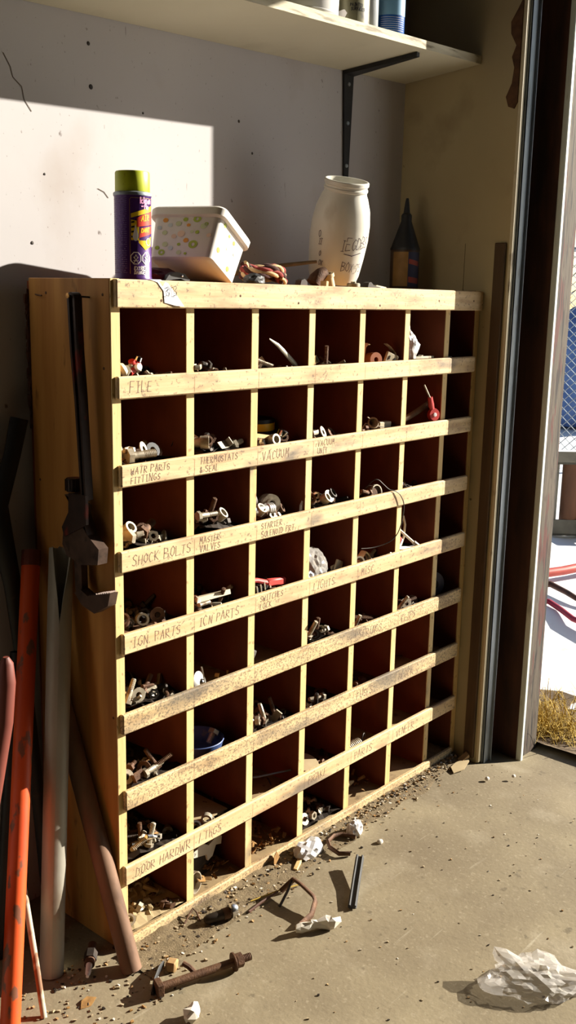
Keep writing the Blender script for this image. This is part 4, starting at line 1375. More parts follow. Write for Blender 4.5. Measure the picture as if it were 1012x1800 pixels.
# ------------------------------------------------------------------ particular pieces in the bins
M_cream2 = mat('cream_plastic', (206, 192, 160), (216, 204, 174), (30, 30, 30), 3, (), .5)
M_redpl = mat('red_plastic', (186, 48, 44), (202, 60, 54), (30, 30, 30), 3, (), .4)
M_redbar = mat('salmon_red_plastic', (206, 72, 66), None, rough=.5)
M_bagc = mat('grey_plastic_bag', (176, 172, 172), (196, 192, 190), (30, 30, 30), 3, (), .35)
M_clearbag = mat('clear_crumpled_plastic', (214, 208, 200), (230, 226, 220), (30, 30, 30), 3, (), .14, alpha=.42, spec=1.0, coat=1.0)
M_alu = mat('dull_aluminium', (176, 174, 170), (196, 194, 188), (40, 40, 40), 3, (), .35, .7)
M_orng = mat('orange_brown_roll', (150, 78, 34), (172, 94, 44), (30, 30, 30), 3, (), .6)
M_bluebowl = mat('blue_enamel', (52, 74, 122), (74, 96, 146), (18, 18, 18), 4, [((120, 116, 110), (40, 40, 40), .6, .7, .6)], .5)
M_leaf = mat('dead_leaf_scraps', (108, 76, 36), (150, 112, 60), (90, 90, 90), 3, (), .9)
M_tape = mat('black_tape', (22, 22, 24), None, rough=.5)
M_card = mat('dusty_cardboard', (150, 132, 100), (168, 150, 116), (20, 20, 20), 4, (), .95)


def zf(r):
    return ZL[r] - .030 if r < 7 else .012


def piece(name, label, cat, loc, *parts):
    """parts: (part name, material, fill function, smooth angle)"""
    t = thing(name, label, cat, loc)
    for (pn, m, fn, sm) in parts:
        mb = MB()
        fn(mb)
        mb.build(pn, m, t, sm)
    return t


piece('red_valve', 'small red valve with white caps in the leftmost bin of the top row', 'valve', (.062, .032, zf(0) + .041),
      ('valve_body', M_redpl, lambda b: (b.lathe([(0, -.016), (.008, -.016), (.008, .014), (0, .014)], 12, frame((0, 0, 0), (1, .2, .5))), b.lathe([(0, 0), (.006, 0), (.006, .016), (0, .016)], 10, frame((0, 0, 0), (-.5, -.2, .9)))), 40),
      ('white_cap', M_white, lambda b: b.lathe([(0, -.006), (.006, -.005), (.0075, 0), (.006, .005), (0, .006)], 12, frame((.002, -.009, .002), (0, -1, .2))), 60),
      ('chrome_cap', M_chrome, lambda b: b.lathe([(0, 0), (.0075, 0), (.0065, .008), (0, .010)], 12, frame((.009, 0, .012), (.3, -.3, 1))), 60))
piece('cream_stopper', 'round cream knob with short stem in the leftmost bin of the top row', 'knob', (.026, .030, zf(0) + .036),
      ('knob_head', M_cream2, lambda b: b.lathe([(0, 0), (.011, .002), (.013, .008), (.009, .014), (0, .015)], 16, frame((0, 0, 0), (.8, -.3, .5))), 50),
      ('stem', M_cream2, lambda b: b.lathe([(0, -.020), (.006, -.020), (.007, .002), (0, .002)], 12, frame((0, 0, 0), (.8, -.3, .5))), 40))
piece('thin_metal_strip', 'thin curved metal strip leaning up in the third bin of the top row', 'strip', (.43, .042, zf(0)),
      ('strip', M_dull, lambda b: b.tube([(.0, .0, .085), (.022, -.004, .072), (.046, -.008, .052), (.068, -.012, .032), (.084, -.015, .008)], [.0015, .0042, .0055, .006, .006], 6, flat=.3, hint=(.6, 0, .7)), 40))
piece('power_outlet', 'beige electrical outlet with slots in the fifth bin of the top row', 'outlet', (.838, .027, zf(0) + .028),
      ('outlet_face', M_cream2, lambda b: b.box(-.018, .018, -.002, .006, -.014, .018, R('Z', -18) @ R('Y', 22), bev=.002), 40),
      ('slot', M_tape, lambda b: b.box(-.010, -.007, -.0028, -.0015, .002, .010, R('Z', -18) @ R('Y', 22)), None),
      ('slot', M_tape, lambda b: b.box(.006, .009, -.0028, -.0015, .002, .010, R('Z', -18) @ R('Y', 22)), None),
      ('ground_hole', M_tape, lambda b: b.box(-.003, .003, -.0028, -.0015, -.008, -.003, R('Z', -18) @ R('Y', 22)), None),
      ('metal_strap', M_dull, lambda b: b.tube([(-.016, .006, .040), (-.002, .004, .032), (.012, 0, .018), (.018, -.004, -.006), (.017, -.004, -.016)], .006, 6, flat=.15, hint=(0, 1, 0)), 40))
piece('curved_strap', 'pale curved plastic strap against the divider in fifth bin of top row', 'strap', (.727, .030, zf(0)),
      ('strap', M_cream2, lambda b: b.tube([(.0, 0, .008), (-.002, 0, .035), (.003, 0, .062), (.014, 0, .070), (.020, 0, .068)], .010, 6, flat=.16, hint=(0, 1, 0)), 40))
piece('orange_roll', 'orange brown roll lying in the fifth bin of the top row', 'roll', (.792, .055, zf(0) + .030),
      ('roll_body', M_orng, lambda b: ring_geo(b, .017, .006, .026, frame((0, 0, 0), (-.3, -1, .1)), 18), 40))
o = crumple('grey_plastic_bag', M_bagc, (.922, .050, zf(0) + .029), (.026, .026, .042), .32, 1.9, 11, 4, pts=[((-.2, 0, 1), .9, .8), ((1, -.3, .1), .6, .85)])
tag(o, 'crumpled grey plastic bag in the sixth bin of the top row', 'bag')
piece('flat_bar', 'flat grey bar lying across the sixth bin of the top row', 'bar', (.97, .032, zf(0) + .0285),
      ('bar', M_dull, lambda b: b.box(-.055, .050, -.006, .006, 0, .006, bev=.001), None), ('pin', M_dull, lambda b: b.box(-.004, .003, -.005, .005, .006, .009), None))
piece('small_ledge_block', 'dark wooden block under the grey bar in sixth bin of the top row', 'block', (.97, .045, zf(0) + .0003), ('block', M_rust, lambda b: b.box(-.05, .045, -.02, .03, 0, .0278), None))
piece('tape_roll', 'black tape roll with yellow band in the third bin of the second row', 'tape', (.468, .125, zf(1) + .036),
      ('roll_side', M_tape, lambda b: b.lathe([(.02, 0), (.050, 0), (.050, .010), (.050, .022), (.050, .032), (.02, .032), (.02, 0)], 30), 40),
      ('yellow_band', M_yel, lambda b: b.lathe([(.0503, .008), (.0506, .009), (.0506, .023), (.0503, .024)], 30), 40))
piece('wood_offcut', 'small brown wood offcut with pale edge in third bin of the second row', 'offcut', (.398, .034, zf(1) + .004),
      ('offcut', M_edge, lambda b: b.box(-.024, .020, -.004, .004, 0, .044, R('Y', 10)), None), ('dark_face', M_rust, lambda b: b.box(-.018, .014, -.0046, -.0038, .014, .036, R('Y', 10)), None))
piece('chrome_socket', 'bright chrome socket standing in the third bin of the second row', 'socket', (.468, .045, zf(1) + .026),
      ('socket_body', M_chrome, lambda b: b.lathe([(0, 0), (.009, 0), (.010, .008), (.0085, .010), (.0115, .012), (.0115, .024), (.008, .026), (.008, .014), (0, .014)], 16, frame((0, 0, 0), (.35, -.3, 1))), 30),
      ('stub', M_dark, lambda b: b.tube([(-.014, .004, -.010), (0, 0, .002)], .006, 8), 40))
piece('white_block', 'small white rectangular block in the fifth bin of the second row', 'block', (.836, .040, zf(1) + .024),
      ('block', M_cream2, lambda b: b.box(-.022, .018, -.010, .010, 0, .016, R('Z', -8), bev=.0015), None))
for nm_, lb, pts in (('grey_wire', 'thin grey wire bent over itself in the fifth bin of second row', [(.735, .03, .028), (.752, .03, .042), (.768, .032, .040), (.790, .03, .034), (.822, .028, .029)]),
                     ('short_wire', 'short pale wire end sticking up in fifth bin of second row', [(.770, .035, .036), (.776, .034, .050), (.764, .034, .056)])):
    t = thing(nm_, lb, 'wire', (pts[0][0], pts[0][1], zf(1) + pts[0][2]))
    b = MB(); b.tube([(x - pts[0][0], y - pts[0][1], z - pts[0][2]) for x, y, z in pts], .0017, 6); b.build('wire', M_dull, t, 50)
piece('red_roller_clamp', 'red clamp with round wheel at right of sixth bin, second row', 'clamp', (1.015, .020, zf(1) + .032),
      ('wheel', M_redpl, lambda b: b.lathe([(.004, -.006), (.015, -.006), (.016, -.003), (.013, -.001), (.013, .001), (.016, .003), (.015, .006), (.004, .006), (.004, -.006)], 22, frame((.006, 0, .012), (-.35, -1, .1))), 40),
      ('wheel_hub', M_white, lambda b: b.lathe([(0, -.0085), (.005, -.008), (.006, 0), (0, 0)], 12, frame((.006, 0, .012), (.35, 1, -.1))), 40),
      ('arm', M_redpl, lambda b: b.tube([(.004, .002, .022), (-.003, .002, .036), (-.010, .002, .056)], [.007, .009, .0075], 10, flat=.7, hint=(1, 0, 0)), 40),
      ('steel_rod', M_dull, lambda b: b.tube([(-.010, .002, .054), (-.036, .004, .088)], .0022, 8), 40))
t = thing('ribbed_hose', 'ribbed rubber hose curving through the sixth bin of the second row', 'hose', (.945, .055, zf(1)))
pts, rd = [], []
for i in range(61):
    u = i / 60
    p = Vector((-.035 + .125 * u, -.015 + .01 * math.sin(u * 3), .036 + .036 * u * u))
    pts.append(p)
    rd.append(.0062 if i % 2 else .0076)
b = MB(); b.tube(pts, rd, 10); b.build('hose_tube', mat('dusty_rubber', (112, 92, 72), (140, 118, 94), (40, 40, 40), 3, (), .8), t, None)
piece('big_bushing', 'large round steel bushing with a hole, third bin of the third row', 'bushing', (.452, .062, zf(2) + .047),
      ('bushing', M_dull, lambda b: ring_geo(b, .021, .0085, .026, frame((0, 0, 0), (-.45, -1, .12)), 24), 40), ('bore_lip', M_dull, lambda b: ring_geo(b, .0125, .008, .004, frame((-.0105, -.0235, .003), (-.45, -1, .12)), 18), 40))
piece('ribbed_solenoid', 'pale cylinder with ribbed end lying in third bin of the third row', 'cylinder', (.374, .030, zf(2) + .046),
      ('body', M_alu, lambda b: b.lathe([(0, 0), (.0105, 0), (.0105, .040), (0, .040)], 16, frame((0, 0, 0), (1, -.05, -.03))), 40),
      ('ribs', M_alu, lambda b: b.lathe([(.0105, .040), (.0125, .041), (.0125, .044), (.011, .045), (.0125, .046), (.0125, .050), (.011, .051), (.0125, .052), (.0125, .056), (0, .056)], 16, frame((0, 0, 0), (1, -.05, -.03))), 30))
piece('white_bush', 'short white cylinder leaning behind the ribbed one, third row', 'cylinder', (.385, .070, zf(2) + .055),
      ('cylinder', M_white, lambda b: ring_geo(b, .013, .009, .030, frame((0, 0, 0), (.9, -.3, .2)), 18), 40))
piece('blue_rod', 'dark blue rod standing at back of third bin in third row', 'rod', (.44, .10, zf(2) + .03),
      ('rod', mat('dark_blue_plastic', (28, 44, 84), None, rough=.5), lambda b: b.tube([(-.03, 0, 0), (.06, .06, .06)], .012, 12), 40))
piece('shell_scrap', 'pale jagged scrap by the right divider, third bin of third row', 'scrap', (.520, .020, zf(2) + .018),
      ('scrap', M_white, lambda b: b.prism([(-.010, 0), (.008, 0), (.010, .024), (.004, .036), (-.002, .028), (-.008, .022)], -.002, .002, R('X', 90) @ R('Y', 12)), None))
piece('small_roll', 'round pale edged roll lying in the fifth bin of the third row', 'roll', (.800, .050, zf(2) + .026),
      ('roll_body', M_rust, lambda b: b.lathe([(0, 0), (.017, 0), (.017, .022), (0, .022)], 20, frame((0, 0, 0), (-.1, -1, .15))), 40),
      ('pale_rim', M_dull, lambda b: ring_geo(b, .019, .016, .006, frame((0, -.020, .003), (-.1, -1, .15)), 20), 40))
t = thing('wire_loop', 'thin dark wire looped over the lip between fifth and sixth bins', 'wire', (.825, .030, zf(2) + .030))
wp = [(.775, .060, .020), (.782, .045, .040), (.790, .030, .058), (.800, .022, .060), (.812, .014, .048), (.824, .006, .036), (.838, -.003, .031), (.856, -.006, .018), (.869, -.007, -.004), (.868, -.007, -.030), (.862, -.006, -.055), (.848, -.004, -.078), (.826, .004, -.094), (.790, .020, -.103), (.745, .030, -.100)]
sm_ = []
for i in range(len(wp) - 1):
    p0, p1, p2, p3 = [Vector(wp[max(0, min(len(wp) - 1, i + k))]) for k in (-1, 0, 1, 2)]
    for q in range(5):
        u = q / 5
        sm_.append(.5 * ((2 * p1) + (p2 - p0) * u + (2 * p0 - 5 * p1 + 4 * p2 - p3) * u * u + (3 * p1 - p0 - 3 * p2 + p3) * u ** 3))
b = MB(); b.tube([(p.x - .825, p.y - .030, p.z - .030) for p in sm_], .00125, 6); b.build('wire', M_dark, t, 60)
piece('cream_wedge', 'flat cream wedge lying in the second bin of the fourth row', 'wedge', (.262, .036, zf(3) + .036),
      ('wedge', M_cream2, lambda b: b.prism([(-.040, -.006), (.044, -.012), (.040, -.004), (-.036, .018)], 0, .010, R('X', -14)), None))
piece('red_plastic_bar', 'salmon red plastic bar lying in the third bin of the fourth row', 'bar', (.43, .038, zf(3) + .032),
      ('grip', M_redbar, lambda b: b.box(-.002, .058, -.006, .006, -.006, .010, R('Y', 6), bev=.003), 40), ('neck', M_redbar, lambda b: b.tube([(-.052, .004, .016), (-.03, .002, .013), (.0, 0, .003)], .0055, 8), 40))
piece('black_bulldog_clip', 'black metal clip with pale edges in the third bin of fourth row', 'clip', (.398, .030, zf(3) + .020),
      ('clip_body', M_black, lambda b: [b.box(-.020 + i * .009, -.014 + i * .009, -.004, .010, 0, .016 - (i % 2) * .004, R('Y', 8)) for i in range(5)], None),
      ('pale_tabs', M_dull, lambda b: [b.box(-.012 + i * .012, -.009 + i * .012, -.006, -.004, .002, .020, R('Y', -10)) for i in range(3)], None))
o = crumple('clear_plastic_bag', M_clearbag, (.594, .058, zf(3) + .003), (.042, .032, .044), .24, 2.1, 21, 4, pts=[((-.7, -.2, .8), .5, .8)])
tag(o, 'crumpled clear plastic bag filling the fourth bin of the fourth row', 'bag')
piece('white_tab', 'pair of white plastic tabs right of the clear bag, fourth row', 'tab', (.668, .036, zf(3) + .010),
      ('tab', M_cream2, lambda b: b.box(-.012, .012, -.003, .003, .004, .030, R('Y', 24), bev=.001), None), ('tab', M_cream2, lambda b: b.box(-.010, .014, .004, .009, -.004, .018, R('Y', -8), bev=.001), None))
piece('beige_strap', 'beige strap loop standing up in the fifth bin of fourth row', 'strap', (.770, .034, zf(3) + .012),
      ('strap', M_cream2, lambda b: b.tube([(-.018, 0, 0), (-.012, 0, .022), (.0, 0, .032), (.012, 0, .022), (.024, 0, .004)], .009, 6, flat=.15, hint=(0, 1, 0)), 40))
t = piece('white_rod', 'white rod with capped end leaning in the sixth bin of fourth row', 'rod', (.905, .050, zf(3) + .0),
          ('rod', M_cream2, lambda b: b.tube([(.0, .01, .094), (.075, -.022, .026)], .0035, 10), 40), ('cap', M_dull, lambda b: b.tube([(.070, -.020, .031), (.083, -.026, .020)], .0058, 10), 40))
piece('curved_rib', 'thin pale curved rod standing in the sixth bin of the fourth row', 'rod', (.957, .050, zf(3) + .02),
      ('rod', M_cream2, lambda b: b.tube([(-.012, 0, .0), (.002, 0, .026), (.008, .002, .055), (.004, .006, .078)], .003, 8), 40))
piece('red_white_plug', 'red and white plug lying in the sixth bin of the fourth row', 'plug', (.908, .034, zf(3) + .044),
      ('red_half', M_redpl, lambda b: b.box(-.008, .006, -.006, .006, -.010, .014, R('Y', 35), bev=.002), None), ('white_half', M_white, lambda b: b.box(.006, .016, -.006, .006, -.009, .013, R('Y', 35), bev=.002), None))
piece('pale_flat_strip', 'pale flat plastic strip lying low in sixth bin of fourth row', 'strip', (.94, .032, zf(3) + .020),
      ('strip', M_white, lambda b: b.box(-.05, .055, -.008, .008, 0, .005, R('Y', 8), bev=.001), None))
piece('grey_round_cap', 'round grey cap standing in the shaded rightmost bin of fifth row', 'cap', (1.138, .080, zf(4) + .0355),
      ('cap', mat('grey_rubber', (96, 88, 92), None, rough=.7), lambda b: b.lathe([(0, 0), (.030, 0), (.034, .004), (.034, .020), (.028, .024), (0, .022)], 24, frame((0, 0, 0), (-.5, -1, .1))), 40), ('cap_hub', M_dark, lambda b: b.lathe([(0, .022), (.012, .022), (.012, .028), (0, .028)], 16, frame((0, 0, 0), (-.5, -1, .1))), 40))
piece('metal_dish', 'shiny aluminium cup disc standing in the second bin of the fifth row', 'disc', (.222, .030, zf(4) + .0235),
      ('disc', M_alu, lambda b: b.lathe([(0, .004), (.016, .003), (.0225, 0), (.0235, .002), (.017, .006), (0, .007)], 24, frame((0, 0, 0), (.35, -1, .35))), 40),
      ('boss', M_chrome, lambda b: b.lathe([(0, .012), (.006, .010), (.008, .006), (0, .006)], 14, frame((0, 0, 0), (.35, -1, .35))), 50))
piece('second_disc', 'thin grey disc just behind the shiny cup disc, fifth row', 'disc', (.246, .046, zf(4) + .0235),
      ('disc', M_dull, lambda b: b.lathe([(0, 0), (.022, 0), (.022, .003), (0, .003)], 24, frame((0, 0, 0), (.8, -.6, .1))), 40))
piece('wire_hook', 'small dark wire hook lying in the second bin of the fifth row', 'hook', (.262, .045, zf(4) + .002),
      ('wire', M_dark, lambda b: b.tube([(-.008, .004, .008), (-.006, 0, .001), (.006, -.002, .001), (.026, .004, .001)], .0016, 6), 50))
for q, (x, y) in enumerate(((.300, .060), (.325, .050))):
    nm_, lb = (('brass_nut', 'small brass nut at right of second bin in the fifth row'), ('thin_brass_pin', 'thin brass pin right of the brass nut, fifth row'))[q]
    piece(nm_, lb, nm_.split('_')[-1], (x, y, zf(4) + .0005), ('body', M_brass, (lambda b: nut_geo(b, .008, .010, frame((0, 0, .008), (.4, -1, .1)))) if q == 0 else (lambda b: b.lathe([(0, 0), (.004, 0), (.003, .016), (0, .017)], 8)), 40))
piece('aluminium_tube', 'grey metal tube end pointing out of the third bin, fifth row', 'tube', (.372, .060, zf(4) + .012),
      ('tube', M_alu, lambda b: ring_geo(b, .0115, .008, .062, frame((.012, .045, .034), (.42, -1, -.35)), 18), 40))
piece('white_strip', 'flat white strip lying under the grey tube in the fifth row', 'strip', (.395, .040, zf(4) + .0005),
      ('strip', M_white, lambda b: b.box(-.028, .036, -.006, .006, 0, .009, R('Z', -6), bev=.0015), None))
t = thing('threaded_bar', 'pale threaded bar lying across the fifth bin of the fifth row', 'bar', (.727, .060, zf(4) + .034))
b = MB(); b.tube([(.095 * i / 60, -.02 * i / 60, .004 - .02 * i / 60) for i in range(61)], [.0052 if i % 2 else .0062 for i in range(61)], 8); b.build('bar', M_rust, t, None)
t = piece('blue_bowl', 'blue enamel bowl in the second bin of the sixth row', 'bowl', (.262, .078, zf(5) + .0005),
          ('bowl_shell', M_bluebowl, lambda b: b.lathe([(0, 0), (.040, 0), (.052, .010), (.0565, .028), (.058, .030), (.0565, .0315), (.054, .028), (.049, .012), (.038, .004), (0, .003)], 34), 40))
piece('bowl_bolt', 'rusty bolt standing inside the blue bowl', 'bolt', (.292, .060, zf(5) + .012), ('bolt', M_dull, lambda b: bolt_geo(b, .030, .0065, frame((.004, 0, .030), (-.5, -.1, -.5)), seg=10, threads=True), 40))
piece('cardboard_flap', 'dusty flat cardboard piece in the second bin of seventh row', 'cardboard', (.262, .10, zf(6) + .012),
      ('flap', M_card, lambda b: b.box(-.062, .055, -.06, .05, 0, .003), None))
piece('bent_rod', 'long thin steel rod across the third bin of seventh row', 'rod', (.37, .045, zf(6) + .004), ('rod', M_galv, lambda b: b.tube([(0, .05, .040), (.07, .02, .030), (.148, -.012, .030)], .0022, 8), 40))
piece('pale_fibre_disc', 'round pale fibre disc lying in the fourth bin of seventh row', 'disc', (.590, .055, zf(6) + .016),
      ('disc', M_card, lambda b: b.lathe([(0, 0), (.036, 0), (.037, .003), (.035, .006), (0, .007)], 24, R('X', 14)), 40), ('nail', M_dull, lambda b: b.tube([(.004, .006, .006), (.006, .008, .024)], .0014, 6), None))
t = thing('coil_spring', 'grey coil spring lying in the fifth bin of the seventh row', 'spring', (.728, .036, zf(6) + .0125))
b = MB(); b.tube([(.004 + .05 * i / 100, .011 * math.cos(i * .5), .011 * math.sin(i * .5)) for i in range(101)], .0018, 6); b.build('coil', M_dull, t, 60)
piece('wire_ring', 'small dark wire ring standing right of the coil spring', 'ring', (.800, .036, zf(6) + .016), ('ring', M_dark, lambda b: b.tube([(.011 * math.cos(i * .4), .004 * math.cos(i * .4), .014 * math.sin(i * .4)) for i in range(15)], .0016, 6), 60))
t = piece('white_latch', 'chipped white metal door latch in the second bin of bottom row', 'latch', (.262, .062, zf(7) + .0005),
          ('plate', mat('chipped_white_paint', (188, 182, 166), (204, 198, 182), (30, 30, 30), 4, [((60, 50, 44), (40, 40, 40), .58, .64, .9)], .6), lambda b: (b.prism([(-.030, .070), (.0, .082), (.018, .070), (.046, .084), (.058, .076), (.056, .058), (.040, .062), (.030, .040), (.016, .034), (.012, .050), (-.026, .058)], -.003, .003, R('X', 90)),), 40),
          ('latch_body', M_dark, lambda b: b.box(-.050, .030, .004, .050, 0, .066, bev=.004), 40), ('spindle', M_dull, lambda b: b.tube([(-.02, -.006, .083), (.05, -.01, .100), (.068, -.01, .102)], .0026, 8), 40))
piece('jar_lid', 'round metal jar lid on edge in the second bin of bottom row', 'lid', (.209, .034, zf(7) + .0235),
      ('lid_rim', M_dull, lambda b: b.lathe([(0, 0), (.019, 0), (.023, .001), (.0235, .014), (.021, .014), (.020, .003), (0, .003)], 28, frame((0, .008, 0), (.25, -1, .1))), 40))


def scraps(r, c, n, m, name, label, cat, thick=.0008):
    rr = random.Random(r * 5 + c)
    xl, xr, z0 = bin_box(r, c)
    b = MB()
    for q in range(n):
        x, y = rr.uniform(xl + .018, xr - .018), rr.uniform(.03, .16)
        L, w = rr.uniform(.008, .022), rr.uniform(.003, .008)
        b.box(-L / 2, L / 2, -w / 2, w / 2, 0, thick, frame((x, y, z0 + .003 + rr.random() * .020), (rr.gauss(0, .6), rr.gauss(0, .6), 1)) @ R('Z', rr.uniform(0, 360)), jit=.002)
    b.v = [(min(max(x, xl + .0006), xr - .0006), min(max(y, .0142), .2424), max(z, z0 + .0003)) for x, y, z in b.v]
    tag(b.build(name, m), label, cat, kind='stuff')


scraps(7, 1, 70, M_leaf, 'straw_scraps', 'yellow straw scraps in the second bin of the bottom row', 'straw')
scraps(7, 2, 110, M_leaf, 'leaf_scraps', 'orange brown leaf scraps in the third bin of the bottom row', 'leaves')
scraps(7, 4, 40, M_leaf, 'leaf_strips', 'dry leaf strips in the fifth bin of the bottom row', 'leaves')
scraps(6, 2, 14, M_rust, 'rust_flakes', 'few rust flakes in the third bin of the seventh row', 'flakes')
scraps(5, 5, 6, M_rust, 'rust_crumbs', 'few rust crumbs in the sixth bin of the sixth row', 'crumbs')
piece('corn_husk', 'pale folded husk lying in the fifth bin of the bottom row', 'husk', (.745, .055, zf(7) + .020), ('husk', M_card, lambda b: b.tube([(-.02, 0, 0), (.02, .004, .008), (.055, .006, .006)], [.010, .012, .003], 8, flat=.35), 40))

# ------------------------------------------------------------------ things on the floor
M_wood2 = mat('cork_wood', (150, 118, 76), (172, 140, 96), (60, 60, 60), 3, (), .8)
M_rubber = mat('black_rubber', (36, 36, 38), (52, 52, 54), (40, 40, 40), 3, (), .6)
M_wrap = mat('dirty_white_paper', (200, 192, 178), (216, 210, 198), (30, 30, 30), 4, [((140, 120, 90), (30, 30, 30), .58, .7, .6)], .8)
M_foil = mat('crumpled_wrapper', (206, 204, 206), (220, 218, 220), (30, 30, 30), 4, [((120, 110, 90), (30, 30, 30), .56, .66, .7)], .3)
a, d = Vector((-.035, -.139, .0135)), Vector((.134, -.2035, .0185))
t = thing('long_bolt', 'long rusty bolt with washer and nut lying on the floor', 'bolt', a)
Mx = frame((0, 0, 0), d - a)
L = (d - a).length
b = MB(); b.lathe([(0, 0), (.0075, 0), (.0075, L * .80)] + [q for i in range(12) for q in ((.0075, L * (.80 + .0165 * i)), (.0064, L * (.808 + .0165 * i)))] + [(.0070, L), (0, L)], 14, Mx); b.build('shank', M_rust, t, 40)
b = MB(); b.box(-.0125, .0125, -.0125, .0125, -.010, .002, Mx, bev=.001); b.build('square_head', M_rust, t)
b = MB(); ring_geo(b, .0175, .0076, .003, Mx @ T(0, 0, L * .80), 22); b.build('washer', M_rust, t, 40)
b = MB(); nut_geo(b, .0135, .012, Mx @ T(0, 0, L * .835)); b.build('nut', M_rust, t, 30)
b = MB(); b.tube([(.066, -.018, .004), (.062, -.008, .012), (.058, .004, .016)], .005, 8); b.build('side_lug', M_rust, t, 40)
piece('rubber_strip', 'short black rubber strip leaning beside the long bolt head', 'strip', (-.020, -.110, 0),
      ('strip', M_rubber, lambda b: b.tube([(-.030, -.022, .004), (-.010, -.006, .012), (.012, .008, .014), (.034, .020, .010)], .008, 6, flat=.35, hint=(0, 0, 1)), 40))
piece('cork_piece', 'light brown cork piece lying by the black rubber strip', 'cork', (.024, -.104, 0), ('cork', M_wood2, lambda b: b.box(-.011, .011, -.010, .010, 0.0, .019, R('Z', 30), bev=.003, jit=.001), 40))
piece('lamp_bulb', 'small dark lamp base with shiny glass end lying on the floor', 'bulb', (.16, -.052, .0115),
      ('lamp_base', M_dark, lambda b: b.lathe([(0, 0), (.006, 0), (.0095, .006), (.0105, .040), (0, .040)], 16, frame((0, 0, 0), (.93, -.37, .05))), 40),
      ('collar', M_rust, lambda b: b.lathe([(0, .040), (.0115, .040), (.0115, .054), (0, .054)], 16, frame((0, 0, 0), (.93, -.37, .05))), 40),
      ('glass_end', M_chrome, lambda b: b.lathe([(.0115, .054), (.0165, .056), (.0165, .062), (.012, .070), (0, .074)], 20, frame((0, .0, .004), (.93, -.37, .05))), 40))
piece('bent_clamp', 'dark bent steel clamp lying on the floor before the cabinet', 'clamp', (.335, -.150, 0),
      ('clamp_bar', M_rust, lambda b: b.tube([(.012, .058, .006), (.030, .050, .020), (.036, .043, .030), (.032, .018, .030), (.022, -.024, .026), (.016, -.034, .022), (-.012, -.047, .010), (-.050, -.049, .006)], .0075, 8, flat=.55, hint=(0, 0, 1)), 50),
      ('thin_arm', M_dark, lambda b: b.tube([(.034, .046, .030), (.006, .034, .020), (-.03, .024, .006)], .003, 6), 50))
piece('rubber_channel', 'black ribbed rubber channel strip lying alone on the floor', 'strip', (.4065, -.238, .0),
      ('channel_base', M_rubber, lambda b: b.tube([(0, 0, .004), (.07, .044, .010), (.142, .088, .022)], .0095, 6, flat=.3, hint=(.5, -.85, 0)), None),
      ('rib', M_rubber, lambda b: b.tube([(-.003, .005, .008), (.067, .049, .014), (.139, .093, .026)], .0028, 6), None), ('rib', M_rubber, lambda b: b.tube([(.003, -.005, .008), (.073, .039, .014), (.145, .083, .026)], .0028, 6), None))


def scrunch(name, label, cat, m, a, d, r, seed, n=9):
    t = thing(name, label, cat, (a[0], a[1], 0))
    rr = random.Random(seed)
    v = Vector((d[0] - a[0], d[1] - a[1], 0))
    pts = [v * (i / (n - 1)) + Vector((rr.gauss(0, .004), rr.gauss(0, .004), r * .9 + rr.uniform(0, .004))) for i in range(n)]
    rad = [r * rr.uniform(.65, 1.25) * (.6 if i in (0, n - 1) else 1) for i in range(n)]
    b = MB(); b.tube(pts, rad, 7, True, .75)
    b.v = [(x + rr.gauss(0, r * .13), y + rr.gauss(0, r * .13), max(.0004, z + rr.gauss(0, r * .13))) for x, y, z in b.v]
    b.build('paper', m, t)
    return t


scrunch('paper_wrapper', 'crumpled dirty white paper twist lying beside the bent clamp', 'paper', M_wrap, (.262, -.208), (.343, -.252), .0125, 4)
scrunch('paper_wad', 'small white paper wad at the bottom edge of floor', 'paper', M_wrap, (-.058, -.236), (-.028, -.222), .014, 9, 6)
tag(crumple('silver_wrapper', M_foil, (.508, -.034, 0), (.034, .020, .020), .4, 2.4, 31, 3), 'crumpled silver and white wrapper against the cabinet base', 'wrapper')
tag(crumple('white_wrapper', M_foil, (.655, -.055, 0), (.018, .014, .018), .4, 2.4, 33, 3), 'small crumpled white wrapper near the curved iron hook', 'wrapper')
piece('iron_hook', 'curved brown iron hook lying by the cabinet base', 'hook', (.575, -.06, 0),
      ('hook_bar', M_rust, lambda b: b.tube([(.055, -.016, .007), (.040, .012, .010), (.018, .020, .012), (-.012, .014, .013), (-.028, -.006, .012), (-.030, -.034, .009), (-.010, -.050, .007)], .006, 8, flat=.7), 50))
piece('wood_splinter', 'pale wood splinter standing against the cabinet base by wrapper', 'splinter', (.462, -.045, 0), ('splinter', M_edge, lambda b: b.box(-.030, .030, -.005, .005, 0, .009, R('Z', 24) @ R('Y', -8), bev=.001), None))
piece('brown_leaf', 'curled brown leaf leaning on the cabinet base', 'leaf', (.425, -.012, 0), ('leaf_blade', M_leaf, lambda b: b.prism([(-.016, 0), (.004, -.002), (.016, .012), (.004, .030), (-.010, .022)], -.0006, .0006, R('X', 80) @ R('Y', 15)), None))
piece('straw_stalk', 'thin yellow straw stalk lying on the floor debris', 'straw', (.28, -.067, 0), ('stalk', M_dry, lambda b: b.tube([(0, 0, .004), (.06, -.02, .008), (.12, -.038, .005)], .0016, 6), 40))
piece('dark_twig', 'short dark twig lying left of the straw stalk', 'twig', (.27, -.10, 0), ('twig', M_darkboard, lambda b: b.tube([(-.02, .01, .004), (.02, .012, .006), (.07, .01, .008)], [.003, .0028, .002], 6), 40))
piece('hair_clip_wire', 'bent thin wire leaning on the bottom rail', 'wire', (.145, -.022, 0), ('wire', M_rust, lambda b: b.tube([(-.022, -.006, .004), (.004, .004, .014), (.018, .008, .020), (.022, .0, .012), (.016, -.016, .003)], .0018, 6), 50))
